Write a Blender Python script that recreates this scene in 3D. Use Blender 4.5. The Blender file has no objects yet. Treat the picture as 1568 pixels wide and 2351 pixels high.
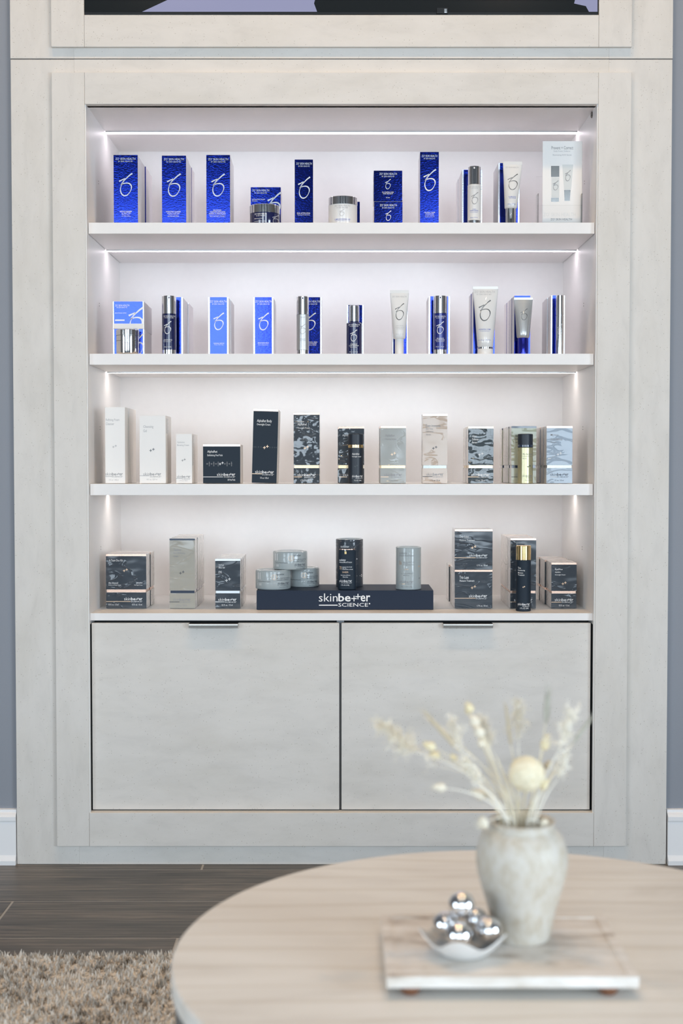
import bpy, bmesh, math, random
import numpy as np
from mathutils import Vector

# ------------------------------------------------------------------ camera, light, exposure
scene = bpy.context.scene
col = scene.collection
F_PX, CX, CY, HORIZON = 3050.0, 784.0, 1175.5, 1072.0
PITCH = math.atan((CY - HORIZON) / F_PX)
CAM_Y, CAM_Z = -3.064, 0.9245

cam_data = bpy.data.cameras.new('camera')
cam = bpy.data.objects.new('camera', cam_data)
col.objects.link(cam)
cam.location = (0, CAM_Y, CAM_Z)
cam.rotation_euler = (math.pi / 2 - PITCH, 0, 0)
cam_data.sensor_fit = 'HORIZONTAL'
cam_data.sensor_width = 24.0
cam_data.lens = F_PX / 1568.0 * 24.0
cam_data.clip_start = 0.05
cam_data.dof.use_dof = True
cam_data.dof.focus_distance = 3.08
cam_data.dof.aperture_fstop = 4.4
scene.camera = cam

vs = scene.view_settings
vs.view_transform = 'Standard'
vs.look = 'None'
vs.exposure = 0.05
vs.gamma = 1.0
vs.use_curve_mapping = False
scene.cycles.use_denoising = True
scene.cycles.max_bounces = 8
scene.cycles.diffuse_bounces = 5
scene.cycles.glossy_bounces = 4
scene.cycles.sample_clamp_indirect = 6.0
scene.cycles.caustics_reflective = False
scene.cycles.caustics_refractive = False

world = bpy.data.worlds.new('world')
scene.world = world
world.use_nodes = True
world.node_tree.nodes['Background'].inputs[0].default_value = (0.75, 0.86, 1.0, 1)
world.node_tree.nodes['Background'].inputs[1].default_value = 0.2


def area_light(name, loc, rot, sx, sy, power, color, spread=math.pi):
    d = bpy.data.lights.new(name, 'AREA')
    d.shape = 'RECTANGLE'
    d.size, d.size_y = sx, sy
    d.energy, d.color, d.spread = power, color, spread
    o = bpy.data.objects.new(name, d)
    col.objects.link(o)
    o.location, o.rotation_euler = loc, rot
    return o


DAY = (0.745, 0.88, 1.0)
# daylight in the windows behind the camera and at right, plus added left fill
area_light('daylight_and_fill', (-1.25, -6.42, 1.53), (math.pi / 2, 0, 0), 1.6, 2.26, 84, DAY)
area_light('daylight_and_fill', (1.25, -6.42, 1.53), (math.pi / 2, 0, 0), 1.6, 2.26, 84, DAY)
area_light('daylight_and_fill', (2.62, -3.4, 0.95), (math.pi / 2, 0, math.pi / 2), 1.9, 1.3, 108, DAY)
area_light('daylight_and_fill', (-2.62, -3.4, 0.95), (math.pi / 2, 0, -math.pi / 2), 1.9, 1.3, 60, DAY)  # added fill, no known window here: evens out the light from the right

# ------------------------------------------------------------------ pixel ray -> world point on a plane Y
_c, _s = math.cos(PITCH), math.sin(PITCH)


def at(px, py, Y):
    dx, dz = (px - CX) / F_PX, -(py - CY) / F_PX
    rx, ry, rz = dx, _c + _s * dz, -_s + _c * dz
    t = (Y - CAM_Y) / ry
    return rx * t, CAM_Z + rz * t


def on_height(px, py, z):
    dx, dz = (px - CX) / F_PX, -(py - CY) / F_PX
    rx, ry, rz = dx, _c + _s * dz, -_s + _c * dz
    t = (z - CAM_Z) / rz
    return rx * t, CAM_Y + ry * t


# ------------------------------------------------------------------ materials
MATS = {}


def nodes_of(name):
    m = bpy.data.materials.new(name)
    m.use_nodes = True
    nt = m.node_tree
    b = nt.nodes['Principled BSDF']
    MATS[name] = m
    return m, nt, b


def plain(name, rgb, rough=0.5, metal=0.0, coat=0.0, spec=0.5, emit=None, estr=0.0, grain=0.0, gscale=200.0):
    m, nt, b = nodes_of(name)
    b.inputs['Base Color'].default_value = (*rgb, 1)
    b.inputs['Roughness'].default_value = rough
    b.inputs['Metallic'].default_value = metal
    b.inputs['Coat Weight'].default_value = coat
    b.inputs['Specular IOR Level'].default_value = spec
    if emit:
        b.inputs['Emission Color'].default_value = (*emit, 1)
        b.inputs['Emission Strength'].default_value = estr
    if grain:
        co = nt.nodes.new('ShaderNodeTexCoord')
        n = nt.nodes.new('ShaderNodeTexNoise')
        n.inputs['Scale'].default_value = gscale
        n.inputs['Detail'].default_value = 3
        nt.links.new(co.outputs['Object'], n.inputs['Vector'])
        mx = nt.nodes.new('ShaderNodeMix')
        mx.data_type = 'RGBA'
        mx.inputs['A'].default_value = (*[c * (1 - grain) for c in rgb], 1)
        mx.inputs['B'].default_value = (*[min(1, c * (1 + grain)) for c in rgb], 1)
        nt.links.new(n.outputs['Fac'], mx.inputs['Factor'])
        nt.links.new(mx.outputs['Result'], b.inputs['Base Color'])
    return m


def ramp(nt, stops):
    r = nt.nodes.new('ShaderNodeValToRGB')
    while len(r.color_ramp.elements) > 1:
        r.color_ramp.elements.remove(r.color_ramp.elements[-1])
    for i, (p, c) in enumerate(stops):
        e = r.color_ramp.elements[0] if i == 0 else r.color_ramp.elements.new(p)
        e.position = p
        e.color = (*c, 1) if len(c) == 3 else c
    return r


def position(nt, scale, seed=0.0):
    g = nt.nodes.new('ShaderNodeNewGeometry')
    mp = nt.nodes.new('ShaderNodeMapping')
    mp.inputs['Scale'].default_value = scale
    mp.inputs['Location'].default_value = (seed, seed * 1.7, seed * 0.6)
    nt.links.new(g.outputs['Position'], mp.inputs['Vector'])
    return mp.outputs['Vector']


def noise(nt, vec, scale, detail=4, rough=0.55, dist=0.0):
    n = nt.nodes.new('ShaderNodeTexNoise')
    n.inputs['Scale'].default_value = scale
    n.inputs['Detail'].default_value = detail
    n.inputs['Roughness'].default_value = rough
    n.inputs['Distortion'].default_value = dist
    nt.links.new(vec, n.inputs['Vector'])
    return n.outputs['Fac']


def mix(nt, fac, a, b, mode='MIX'):
    m = nt.nodes.new('ShaderNodeMix')
    m.data_type = 'RGBA'
    m.blend_type = mode
    for k, v in (('Factor', fac), ('A', a), ('B', b)):
        if isinstance(v, (int, float)):
            m.inputs[k].default_value = v
        elif isinstance(v, tuple):
            m.inputs[k].default_value = (*v, 1)
        else:
            nt.links.new(v, m.inputs[k])
    return m.outputs['Result']


def bump(nt, b, height, strength, dist, socket='Normal'):
    n = nt.nodes.new('ShaderNodeBump')
    n.inputs['Strength'].default_value = strength
    n.inputs['Distance'].default_value = dist
    nt.links.new(height, n.inputs['Height'])
    nt.links.new(n.outputs['Normal'], b.inputs[socket])


def stone(name, vertical, base=(0.72, 0.69, 0.65)):
    """pale speckled travertine-look laminate, streaks along the length of the piece"""
    m, nt, b = nodes_of(name)
    sc = (11, 11, 4.0) if vertical else (4.0, 11, 11)
    v = position(nt, sc)
    f1 = noise(nt, v, 2.6, 7, 0.62, 0.5)
    r1 = ramp(nt, [(0.28, tuple(c * 0.93 for c in base)), (0.5, base), (0.75, tuple(min(1, c * 1.04) for c in base))])
    nt.links.new(f1, r1.inputs['Fac'])
    v2 = position(nt, (1, 1, 1), 3.1)
    # fine brown specks
    vo = nt.nodes.new('ShaderNodeTexVoronoi')
    vo.inputs['Scale'].default_value = 150
    nt.links.new(v2, vo.inputs['Vector'])
    sp = ramp(nt, [(0.0, (1, 1, 1)), (0.10, (1, 1, 1)), (0.17, (0, 0, 0))])
    nt.links.new(vo.outputs['Distance'], sp.inputs['Fac'])
    f3 = noise(nt, v2, 60, 2)
    g3 = ramp(nt, [(0.46, (0, 0, 0)), (0.56, (1, 1, 1))])
    nt.links.new(f3, g3.inputs['Fac'])
    speck = mix(nt, 1.0, sp.outputs['Color'], g3.outputs['Color'], 'MULTIPLY')
    sep = nt.nodes.new('ShaderNodeSeparateColor')
    nt.links.new(speck, sep.inputs['Color'])
    half = nt.nodes.new('ShaderNodeMath')
    half.operation = 'MULTIPLY'
    half.inputs[1].default_value = 0.62
    nt.links.new(sep.outputs[0], half.inputs[0])
    c1 = mix(nt, half.outputs[0], r1.outputs['Color'], (0.36, 0.32, 0.27))
    # cloudy darker drifts
    f4 = noise(nt, position(nt, (4, 4, 1.4) if vertical else (1.4, 4, 4), 7.7), 3.0, 5, 0.6)
    r4 = ramp(nt, [(0.45, (1, 1, 1)), (0.68, (0.95, 0.945, 0.93))])
    nt.links.new(f4, r4.inputs['Fac'])
    c2 = mix(nt, 1.0, c1, r4.outputs['Color'], 'MULTIPLY')
    nt.links.new(c2, b.inputs['Base Color'])
    b.inputs['Roughness'].default_value = 0.62
    b.inputs['Specular IOR Level'].default_value = 0.3
    bump(nt, b, f1, 0.10, 0.002)
    return m


stone('stone_vertical', True)
stone('stone_horizontal', False)
plain('white_laminate', (0.845, 0.825, 0.81), 0.42, grain=0.02, gscale=60)
plain('shelf_edge', (0.80, 0.795, 0.78), 0.45)
plain('gap_and_shadow', (0.03, 0.035, 0.04), 0.8)  # near-black for door gaps and for the shade painted under the pulls
plain('grey_gap', (0.25, 0.27, 0.29), 0.7)


def foil(name, rgb, rough=0.16):
    """metallised carton board, faintly rippled"""
    m, nt, b = nodes_of(name)
    b.inputs['Base Color'].default_value = (*rgb, 1)
    b.inputs['Metallic'].default_value = 0.98
    b.inputs['Coat Weight'].default_value = 0.42
    b.inputs['Coat Roughness'].default_value = 0.12
    b.inputs['Roughness'].default_value = rough
    f = noise(nt, position(nt, (70, 70, 170)), 2.2, 3, 0.6, 0.4)
    bump(nt, b, f, 0.40, 0.00036)
    return m


foil('blue_foil', (0.009, 0.030, 0.36), 0.09)
foil('silver_foil', (0.80, 0.82, 0.86), 0.25)


def wrapped(name, rgb, k=1.0, metal=0.0, seed=0.0):
    """printed carton under wrinkled clear film: film gloss is the coat"""
    m, nt, b = nodes_of(name)
    b.inputs['Base Color'].default_value = (*rgb, 1)
    b.inputs['Roughness'].default_value = 0.55
    b.inputs['Metallic'].default_value = metal
    b.inputs['Coat Weight'].default_value = 0.75 if k < 1.2 else 1.0
    b.inputs['Coat Roughness'].default_value = 0.11 if k < 1.2 else 0.07
    b.inputs['Coat IOR'].default_value = 1.6
    g = nt.nodes.new('ShaderNodeNewGeometry')
    mp = nt.nodes.new('ShaderNodeMapping')
    mp.inputs['Rotation'].default_value = (0, math.radians(34), 0)
    mp.inputs['Scale'].default_value = (9, 9, 24)
    mp.inputs['Location'].default_value = (seed, seed, seed)
    nt.links.new(g.outputs['Position'], mp.inputs['Vector'])
    f = noise(nt, mp.outputs['Vector'], 1.3, 1.5, 0.45, 1.3)
    # creases: fold the noise so that ridges stand out
    a = nt.nodes.new('ShaderNodeMath')
    a.operation = 'SUBTRACT'
    a.inputs[1].default_value = 0.5
    nt.links.new(f, a.inputs[0])
    ab = nt.nodes.new('ShaderNodeMath')
    ab.operation = 'ABSOLUTE'
    nt.links.new(a.outputs[0], ab.inputs[0])
    rg_ = nt.nodes.new('ShaderNodeMapRange')
    rg_.interpolation_type = 'SMOOTHSTEP'
    rg_.inputs['From Min'].default_value = 0.0
    rg_.inputs['From Max'].default_value = 0.055
    rg_.inputs['To Min'].default_value = 1.0
    rg_.inputs['To Max'].default_value = 0.0
    nt.links.new(ab.outputs[0], rg_.inputs['Value'])
    # creases come and go; broad slack between them
    gate = ramp(nt, [(0.44, (0, 0, 0)), (0.60, (1, 1, 1))])
    nt.links.new(noise(nt, position(nt, (1, 1, 1), seed + 1.3), 24, 1, 0.4), gate.inputs['Fac'])
    ml = nt.nodes.new('ShaderNodeMath')
    ml.operation = 'MULTIPLY'
    nt.links.new(rg_.outputs['Result'], ml.inputs[0])
    nt.links.new(gate.outputs['Color'], ml.inputs[1])
    sl = nt.nodes.new('ShaderNodeMath')
    sl.operation = 'MULTIPLY_ADD'
    sl.inputs[1].default_value = 0.55 if k < 1.2 else 2.4
    nt.links.new(noise(nt, position(nt, (1, 1, 1.6), seed + 5.0), 20, 1 if k < 1.2 else 2, 0.4), sl.inputs[0])
    nt.links.new(ml.outputs[0], sl.inputs[2])
    bump(nt, b, sl.outputs[0], 0.8 * min(1.2, k), 0.0024, 'Coat Normal')
    return m


NAVY = (0.011, 0.022, 0.037)
wrapped('navy_wrapped', NAVY)
wrapped('navy_wrapped_creased', (0.014, 0.024, 0.036), 1.7, seed=4.0)
wrapped('dark_green_wrapped', (0.014, 0.028, 0.036), 1.5, seed=9.0)
wrapped('grey_wrapped', (0.37, 0.39, 0.38), 0.8, seed=2.0)
wrapped('beige_wrapped', (0.52, 0.42, 0.34), 0.8, seed=6.0)
wrapped('taupe_wrapped', (0.40, 0.37, 0.31), 1.0, seed=11.0)
wrapped('blue_wrapped', (0.30, 0.38, 0.47), 0.8, seed=3.0)
wrapped('sage_wrapped', (0.42, 0.43, 0.31), 0.8, seed=5.0)
wrapped('white_side_wrapped', (0.72, 0.69, 0.66), 0.9, seed=8.0)
wrapped('tin_grey_wrapped', (0.42, 0.46, 0.46), 0.35, seed=7.0)
plain('navy_card', NAVY, 0.55, spec=0.3, grain=0.05)
plain('navy_board', (0.011, 0.021, 0.045), 0.55, spec=0.3)
plain('white_card', (0.86, 0.845, 0.825), 0.55)
plain('white_side', (0.80, 0.78, 0.80), 0.5)
plain('white_side_warm', (0.82, 0.785, 0.75), 0.55)
plain('chrome', (0.84, 0.84, 0.85), 0.07, 1.0)
plain('satin_silver', (0.62, 0.64, 0.65), 0.30, 1.0)
plain('brushed_nickel', (0.27, 0.255, 0.235), 0.2, 1.0)
plain('navy_gloss', (0.008, 0.012, 0.075), 0.10, 0.0, 1.0)
plain('blue_gloss', (0.012, 0.022, 0.20), 0.12, 0.2, 1.0)
plain('blue_metal_cap', (0.05, 0.06, 0.55), 0.14, 0.9)
plain('navy_matte', (0.013, 0.020, 0.032), 0.42)
plain('white_plastic', (0.78, 0.78, 0.77), 0.32, coat=0.4)
plain('pearl_plastic', (0.76, 0.76, 0.75), 0.25, coat=0.6)
plain('silver_plastic', (0.52, 0.53, 0.53), 0.30, 0.6, 0.3)
plain('olive_gold', (0.58, 0.55, 0.34), 0.32, 0.75)
plain('gold', (0.85, 0.62, 0.30), 0.16, 1.0)
plain('copper_edge', (0.80, 0.55, 0.43), 0.22, 0.9)
plain('pale_gold_band', (0.78, 0.60, 0.36), 0.25, 0.9)
plain('pewter_band', (0.34, 0.35, 0.33), 0.25, 0.9)
plain('navy_band', (0.02, 0.035, 0.07), 0.2, 0.0, 1.0)
plain('print_white', (0.88, 0.88, 0.88), 0.6)
plain('print_silver', (0.62, 0.65, 0.70), 0.45, 0.35)
plain('print_grey', (0.30, 0.30, 0.31), 0.6)
plain('print_pale_grey', (0.48, 0.48, 0.49), 0.6)
plain('print_dark', (0.05, 0.06, 0.08), 0.6)
plain('print_blue', (0.10, 0.15, 0.50), 0.6)
plain('print_chrome', (0.45, 0.45, 0.44), 0.15, 0.9)
plain('print_gold', (0.72, 0.50, 0.34), 0.3, 0.6)
plain('print_faint', (0.06, 0.075, 0.085), 0.5)
plain('tin_top', (0.66, 0.68, 0.67), 0.35)
plain('tin_grey', (0.42, 0.46, 0.46), 0.35)
plain('wall_paint', (0.275, 0.295, 0.335), 0.75, grain=0.02, gscale=300)
plain('room_wall', (0.15, 0.15, 0.155), 0.8)
plain('ceiling_paint', (0.42, 0.41, 0.40), 0.9)
plain('trim_white', (0.90, 0.90, 0.91), 0.4)
plain('window_frame', (0.12, 0.12, 0.12), 0.5)
plain('grout', (0.42, 0.405, 0.38), 0.85)
plain('television_black', (0.006, 0.006, 0.007), 0.12, coat=1.0)
plain('screen_light', (0.02, 0.02, 0.02), 0.15, emit=(0.27, 0.28, 0.44), estr=1.0)
plain('screen_dark', (0.004, 0.006, 0.007), 0.15)
plain('wood_foot', (0.16, 0.065, 0.03), 0.4)
plain('table_side', (0.12, 0.12, 0.12), 0.6)
plain('sphere_cream', (0.80, 0.73, 0.55), 0.9, grain=0.12, gscale=160)
plain('straw', (0.82, 0.74, 0.56), 0.8)
plain('straw_dark', (0.58, 0.50, 0.36), 0.8)
plain('straw_pale', (0.90, 0.86, 0.76), 0.85)
plain('fluff_yellow', (0.80, 0.71, 0.48), 0.9, grain=0.1, gscale=250)
plain('fluff_white', (0.80, 0.74, 0.61), 0.9, grain=0.06, gscale=250)
plain('grass_grey', (0.50, 0.49, 0.42), 0.85, grain=0.1, gscale=250)
plain('led_violet', (0.9, 0.9, 0.9), 0.5, emit=(0.98, 0.88, 0.95), estr=9.6)
plain('led_warm', (0.9, 0.9, 0.9), 0.5, emit=(1.0, 0.90, 0.85), estr=10.4)
plain('lamp_warm', (0.9, 0.9, 0.9), 0.5, emit=(1.0, 0.78, 0.52), estr=14.0)


def clear_film(name, tint=(0.97, 0.98, 0.99), gloss=0.10):
    m, nt, b = nodes_of(name)
    nt.nodes.remove(b)
    out = nt.nodes['Material Output']
    t = nt.nodes.new('ShaderNodeBsdfTransparent')
    t.inputs[0].default_value = (*tint, 1)
    g = nt.nodes.new('ShaderNodeBsdfGlossy')
    g.inputs['Roughness'].default_value = 0.04
    lw = nt.nodes.new('ShaderNodeFresnel')
    lw.inputs[0].default_value = 1.22
    mxs = nt.nodes.new('ShaderNodeMixShader')
    nt.links.new(lw.outputs[0], mxs.inputs[0])
    nt.links.new(t.outputs[0], mxs.inputs[1])
    nt.links.new(g.outputs[0], mxs.inputs[2])
    nt.links.new(mxs.outputs[0], out.inputs[0])


clear_film('clear_acrylic', (1, 1, 1))


def plank_material():
    m, nt, b = nodes_of('oak_look_tile')
    oi = nt.nodes.new('ShaderNodeObjectInfo')
    g = nt.nodes.new('ShaderNodeNewGeometry')
    add = nt.nodes.new('ShaderNodeVectorMath')
    add.operation = 'MULTIPLY_ADD'
    cmb = nt.nodes.new('ShaderNodeCombineXYZ')
    for k in range(3):
        nt.links.new(oi.outputs['Random'], cmb.inputs[k])
    add.inputs[1].default_value = (13, 17, 5)
    nt.links.new(cmb.outputs[0], add.inputs[0])
    nt.links.new(g.outputs['Position'], add.inputs[2])

    def mapped(s):
        mp = nt.nodes.new('ShaderNodeMapping')
        mp.inputs['Scale'].default_value = s
        nt.links.new(add.outputs[0], mp.inputs['Vector'])
        return mp.outputs['Vector']
    big = noise(nt, mapped((1.2, 9, 1)), 1.5, 5, 0.6, 1.4)
    fine = noise(nt, mapped((4, 130, 1)), 1.6, 5, 0.7, 0.3)
    w = nt.nodes.new('ShaderNodeTexWave')
    w.bands_direction = 'Y'
    w.inputs['Scale'].default_value = 1.6
    w.inputs['Distortion'].default_value = 9
    w.inputs['Detail'].default_value = 3
    w.inputs['Detail Scale'].default_value = 1.2
    nt.links.new(mapped((0.9, 11, 1)), w.inputs['Vector'])
    r = ramp(nt, [(0.25, (0.050, 0.047, 0.043)), (0.5, (0.108, 0.096, 0.084)), (0.75, (0.19, 0.16, 0.132))])
    nt.links.new(big, r.inputs['Fac'])
    rf = ramp(nt, [(0.3, (0.42, 0.42, 0.42)), (0.5, (1, 1, 1)), (0.72, (1.55, 1.5, 1.42))])
    nt.links.new(fine, rf.inputs['Fac'])
    c = mix(nt, 1.0, r.outputs['Color'], rf.outputs['Color'], 'MULTIPLY')
    rw = ramp(nt, [(0.0, (0.78, 0.78, 0.78)), (0.6, (1, 1, 1)), (0.97, (1.06, 1.05, 1.03)), (1.0, (1.5, 1.45, 1.35))])
    nt.links.new(w.outputs['Fac'], rw.inputs['Fac'])
    c = mix(nt, 0.8, c, mix(nt, 1.0, c, rw.outputs['Color'], 'MULTIPLY'))
    nt.links.new(c, b.inputs['Base Color'])
    b.inputs['Roughness'].default_value = 0.42
    bump(nt, b, fine, 0.15, 0.001)


plank_material()


def table_stone():
    m, nt, b = nodes_of('travertine_top')
    v = position(nt, (1.6, 7, 1), 2.0)
    f = noise(nt, v, 1.7, 6, 0.62, 1.3)
    r = ramp(nt, [(0.25, (0.60, 0.575, 0.525)), (0.42, (0.70, 0.68, 0.64)), (0.55, (0.745, 0.73, 0.69)), (0.8, (0.785, 0.77, 0.74))])
    nt.links.new(f, r.inputs['Fac'])
    w = nt.nodes.new('ShaderNodeTexWave')
    w.bands_direction = 'Y'
    w.inputs['Scale'].default_value = 0.75
    w.inputs['Distortion'].default_value = 11
    w.inputs['Detail'].default_value = 4
    w.inputs['Detail Scale'].default_value = 1.0
    nt.links.new(position(nt, (0.8, 9, 1), 1.0), w.inputs['Vector'])
    rw = ramp(nt, [(0.0, (0.90, 0.88, 0.85)), (0.10, (1, 1, 1)), (1.0, (1, 1, 1))])
    nt.links.new(w.outputs['Fac'], rw.inputs['Fac'])
    c = mix(nt, 1.0, r.outputs['Color'], rw.outputs['Color'], 'MULTIPLY')
    nt.links.new(c, b.inputs['Base Color'])
    b.inputs['Roughness'].default_value = 0.38
    return m


table_stone()


def tray_marble():
    m, nt, b = nodes_of('veined_marble')
    g = nt.nodes.new('ShaderNodeNewGeometry')
    mp = nt.nodes.new('ShaderNodeMapping')
    mp.inputs['Rotation'].default_value = (0, 0, math.radians(-62))
    mp.inputs['Scale'].default_value = (7, 24, 24)
    nt.links.new(g.outputs['Position'], mp.inputs['Vector'])
    f = noise(nt, mp.outputs['Vector'], 1.3, 5, 0.6, 1.2)
    r = ramp(nt, [(0.30, (0.38, 0.32, 0.27)), (0.42, (0.62, 0.57, 0.51)), (0.55, (0.72, 0.69, 0.65)), (0.75, (0.83, 0.81, 0.79))])
    nt.links.new(f, r.inputs['Fac'])
    nt.links.new(r.outputs['Color'], b.inputs['Base Color'])
    b.inputs['Roughness'].default_value = 0.3


tray_marble()


def vase_glaze():
    m, nt, b = nodes_of('mottled_glaze')
    f = noise(nt, position(nt, (1, 1, 0.6)), 110, 6, 0.72, 0.3)
    r = ramp(nt, [(0.34, (0.49, 0.425, 0.335)), (0.48, (0.57, 0.525, 0.45)), (0.62, (0.61, 0.575, 0.52))])
    nt.links.new(f, r.inputs['Fac'])
    nt.links.new(r.outputs['Color'], b.inputs['Base Color'])
    b.inputs['Roughness'].default_value = 0.5
    b.inputs['Coat Weight'].default_value = 0.12
    b.inputs['Coat Roughness'].default_value = 0.15
    b.inputs['Specular IOR Level'].default_value = 0.3
    bump(nt, b, f, 0.2, 0.002)


vase_glaze()


def rug_material():
    m, nt, b = nodes_of('shag_pile')
    v = position(nt, (1, 1, 0.0))
    f = noise(nt, v, 46, 4, 0.7, 0.8)
    g = noise(nt, v, 7, 3, 0.5)
    r = ramp(nt, [(0.37, (0.25, 0.205, 0.16)), (0.46, (0.54, 0.49, 0.425)), (0.54, (0.76, 0.71, 0.64)), (0.75, (0.88, 0.84, 0.77))])
    ad = nt.nodes.new('ShaderNodeMath')
    ad.operation = 'MULTIPLY_ADD'
    ad.inputs[1].default_value = 0.35
    nt.links.new(g, ad.inputs[0])
    sub = nt.nodes.new('ShaderNodeMath')
    sub.operation = 'SUBTRACT'
    sub.inputs[1].default_value = 0.15
    nt.links.new(f, sub.inputs[0])
    nt.links.new(sub.outputs[0], ad.inputs[2])
    nt.links.new(ad.outputs[0], r.inputs['Fac'])
    nt.links.new(r.outputs['Color'], b.inputs['Base Color'])
    b.inputs['Roughness'].default_value = 0.95
    b.inputs['Specular IOR Level'].default_value = 0.1


rug_material()


# ------------------------------------------------------------------ mesh helpers
def tag(o, label=None, cat=None, group=None, kind=None):
    for k, v in (('label', label), ('category', cat), ('group', group), ('kind', kind)):
        if v:
            o[k] = v
    return o


def empty(name, loc, label=None, cat=None, group=None):
    o = bpy.data.objects.new(name, None)
    col.objects.link(o)
    o.location = loc
    o.empty_display_size = 0.02
    return tag(o, label, cat, group)


def world_loc(o):
    v = Vector((0, 0, 0))
    while o is not None:
        v += o.location
        o = o.parent
    return v


class MB:
    """collects shapes in world coordinates and links them as one mesh object"""

    def __init__(self):
        self.v, self.f = [], []

    def add(self, verts, faces):
        n = len(self.v)
        self.v += [tuple(p) for p in verts]
        self.f += [tuple(i + n for i in q) for q in faces]
        return self

    def box(self, x0, x1, y0, y1, z0, z1, bev=0.0):
        if bev <= 0:
            vv = [(x, y, z) for x in (x0, x1) for y in (y0, y1) for z in (z0, z1)]
            return self.add(vv, [(0, 1, 3, 2), (4, 6, 7, 5), (0, 4, 5, 1), (2, 3, 7, 6), (0, 2, 6, 4), (1, 5, 7, 3)])
        bm = bmesh.new()
        bmesh.ops.create_cube(bm, size=1.0)
        for p in bm.verts:
            p.co = ((x0 + x1) / 2 + p.co.x * (x1 - x0), (y0 + y1) / 2 + p.co.y * (y1 - y0), (z0 + z1) / 2 + p.co.z * (z1 - z0))
        bmesh.ops.bevel(bm, geom=list(bm.edges), offset=bev, segments=2, profile=0.6, affect='EDGES')
        bm.verts.index_update()
        vv = [tuple(p.co) for p in bm.verts]
        ff = [tuple(q.index for q in f.verts) for f in bm.faces]
        bm.free()
        return self.add(vv, ff)

    def lathe(self, cx, cy, prof, n=48, sy=1.0, cap0=True, cap1=True):
        """prof: list of (radius, z)"""
        vv, ff = [], []
        for r, z in prof:
            for k in range(n):
                a = 2 * math.pi * k / n
                vv.append((cx + r * math.cos(a), cy + r * sy * math.sin(a), z))
        for i in range(len(prof) - 1):
            for k in range(n):
                k2 = (k + 1) % n
                ff.append((i * n + k, i * n + k2, (i + 1) * n + k2, (i + 1) * n + k))
        if cap0:
            ff.append(tuple(range(n - 1, -1, -1)))
        if cap1:
            ff.append(tuple((len(prof) - 1) * n + k for k in range(n)))
        return self.add(vv, ff)

    def loft(self, rings):
        """rings: list of closed loops with the same number of points"""
        n = len(rings[0])
        vv = [p for r in rings for p in r]
        ff = []
        for i in range(len(rings) - 1):
            for k in range(n):
                k2 = (k + 1) % n
                ff.append((i * n + k, i * n + k2, (i + 1) * n + k2, (i + 1) * n + k))
        ff.append(tuple(range(n - 1, -1, -1)))
        ff.append(tuple((len(rings) - 1) * n + k for k in range(n)))
        return self.add(vv, ff)

    def prism_x(self, x0, x1, prof):
        """prof: loop of (y, z) extruded along x"""
        n = len(prof)
        vv = [(x0, y, z) for y, z in prof] + [(x1, y, z) for y, z in prof]
        ff = [(k, (k + 1) % n, n + (k + 1) % n, n + k) for k in range(n)]
        ff += [tuple(range(n - 1, -1, -1)), tuple(range(n, 2 * n))]
        return self.add(vv, ff)

    def tube(self, pts, rad, n=6):
        rings = []
        for i, p in enumerate(pts):
            p = Vector(p)
            d = (Vector(pts[min(i + 1, len(pts) - 1)]) - Vector(pts[max(i - 1, 0)])).normalized()
            u = d.cross(Vector((0.31, 0.77, 0.12))).normalized()
            w = d.cross(u)
            r = rad[i] if isinstance(rad, (list, tuple)) else rad
            rings.append([tuple(p + (u * math.cos(2 * math.pi * k / n) + w * math.sin(2 * math.pi * k / n)) * r) for k in range(n)])
        return self.loft(rings)

    def build(self, name, mat, parent=None, smooth=None, label=None, fixn=True):
        org = world_loc(parent) if parent else Vector((0, 0, 0))
        me = bpy.data.meshes.new(name)
        me.from_pydata([(x - org.x, y - org.y, z - org.z) for x, y, z in self.v], [], self.f)
        if fixn:
            bm = bmesh.new()
            bm.from_mesh(me)
            bmesh.ops.recalc_face_normals(bm, faces=bm.faces)
            bm.to_mesh(me)
            bm.free()
        me.materials.append(MATS[mat])
        if smooth is not None:
            for p in me.polygons:
                p.use_smooth = True
            me.set_sharp_from_angle(angle=math.radians(smooth))
        me.update()
        o = bpy.data.objects.new(name, me)
        col.objects.link(o)
        o.parent = parent
        if label:
            o['label'] = label
        return o


def copy_tree(o, parent=None):
    c = o.copy()
    col.objects.link(c)
    c.parent = parent
    for ch in list(o.children):
        copy_tree(ch, c)
    return c


# ------------------------------------------------------------------ lettering
_GLYPH = {}


def glyph(s, bold=0.0):
    key = (s, bold)
    if key not in _GLYPH:
        cu = bpy.data.curves.new('glyph', 'FONT')
        cu.body = s
        cu.size = 1.0
        cu.resolution_u = 2
        cu.offset = bold
        cu.fill_mode = 'FRONT'
        ob = bpy.data.objects.new('glyph', cu)
        col.objects.link(ob)
        bpy.context.view_layer.update()
        me = bpy.data.meshes.new_from_object(ob.evaluated_get(bpy.context.evaluated_depsgraph_get()))
        v = np.array([(p.co.x, p.co.y) for p in me.vertices])
        f = [tuple(p.vertices) for p in me.polygons]
        lo, hi = v.min(0), v.max(0)
        v = (v - lo) / np.maximum(hi - lo, 1e-6)
        _GLYPH[key] = (v, f)
        bpy.data.objects.remove(ob)
        bpy.data.meshes.remove(me)
        bpy.data.curves.remove(cu)
    return _GLYPH[key]


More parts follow.
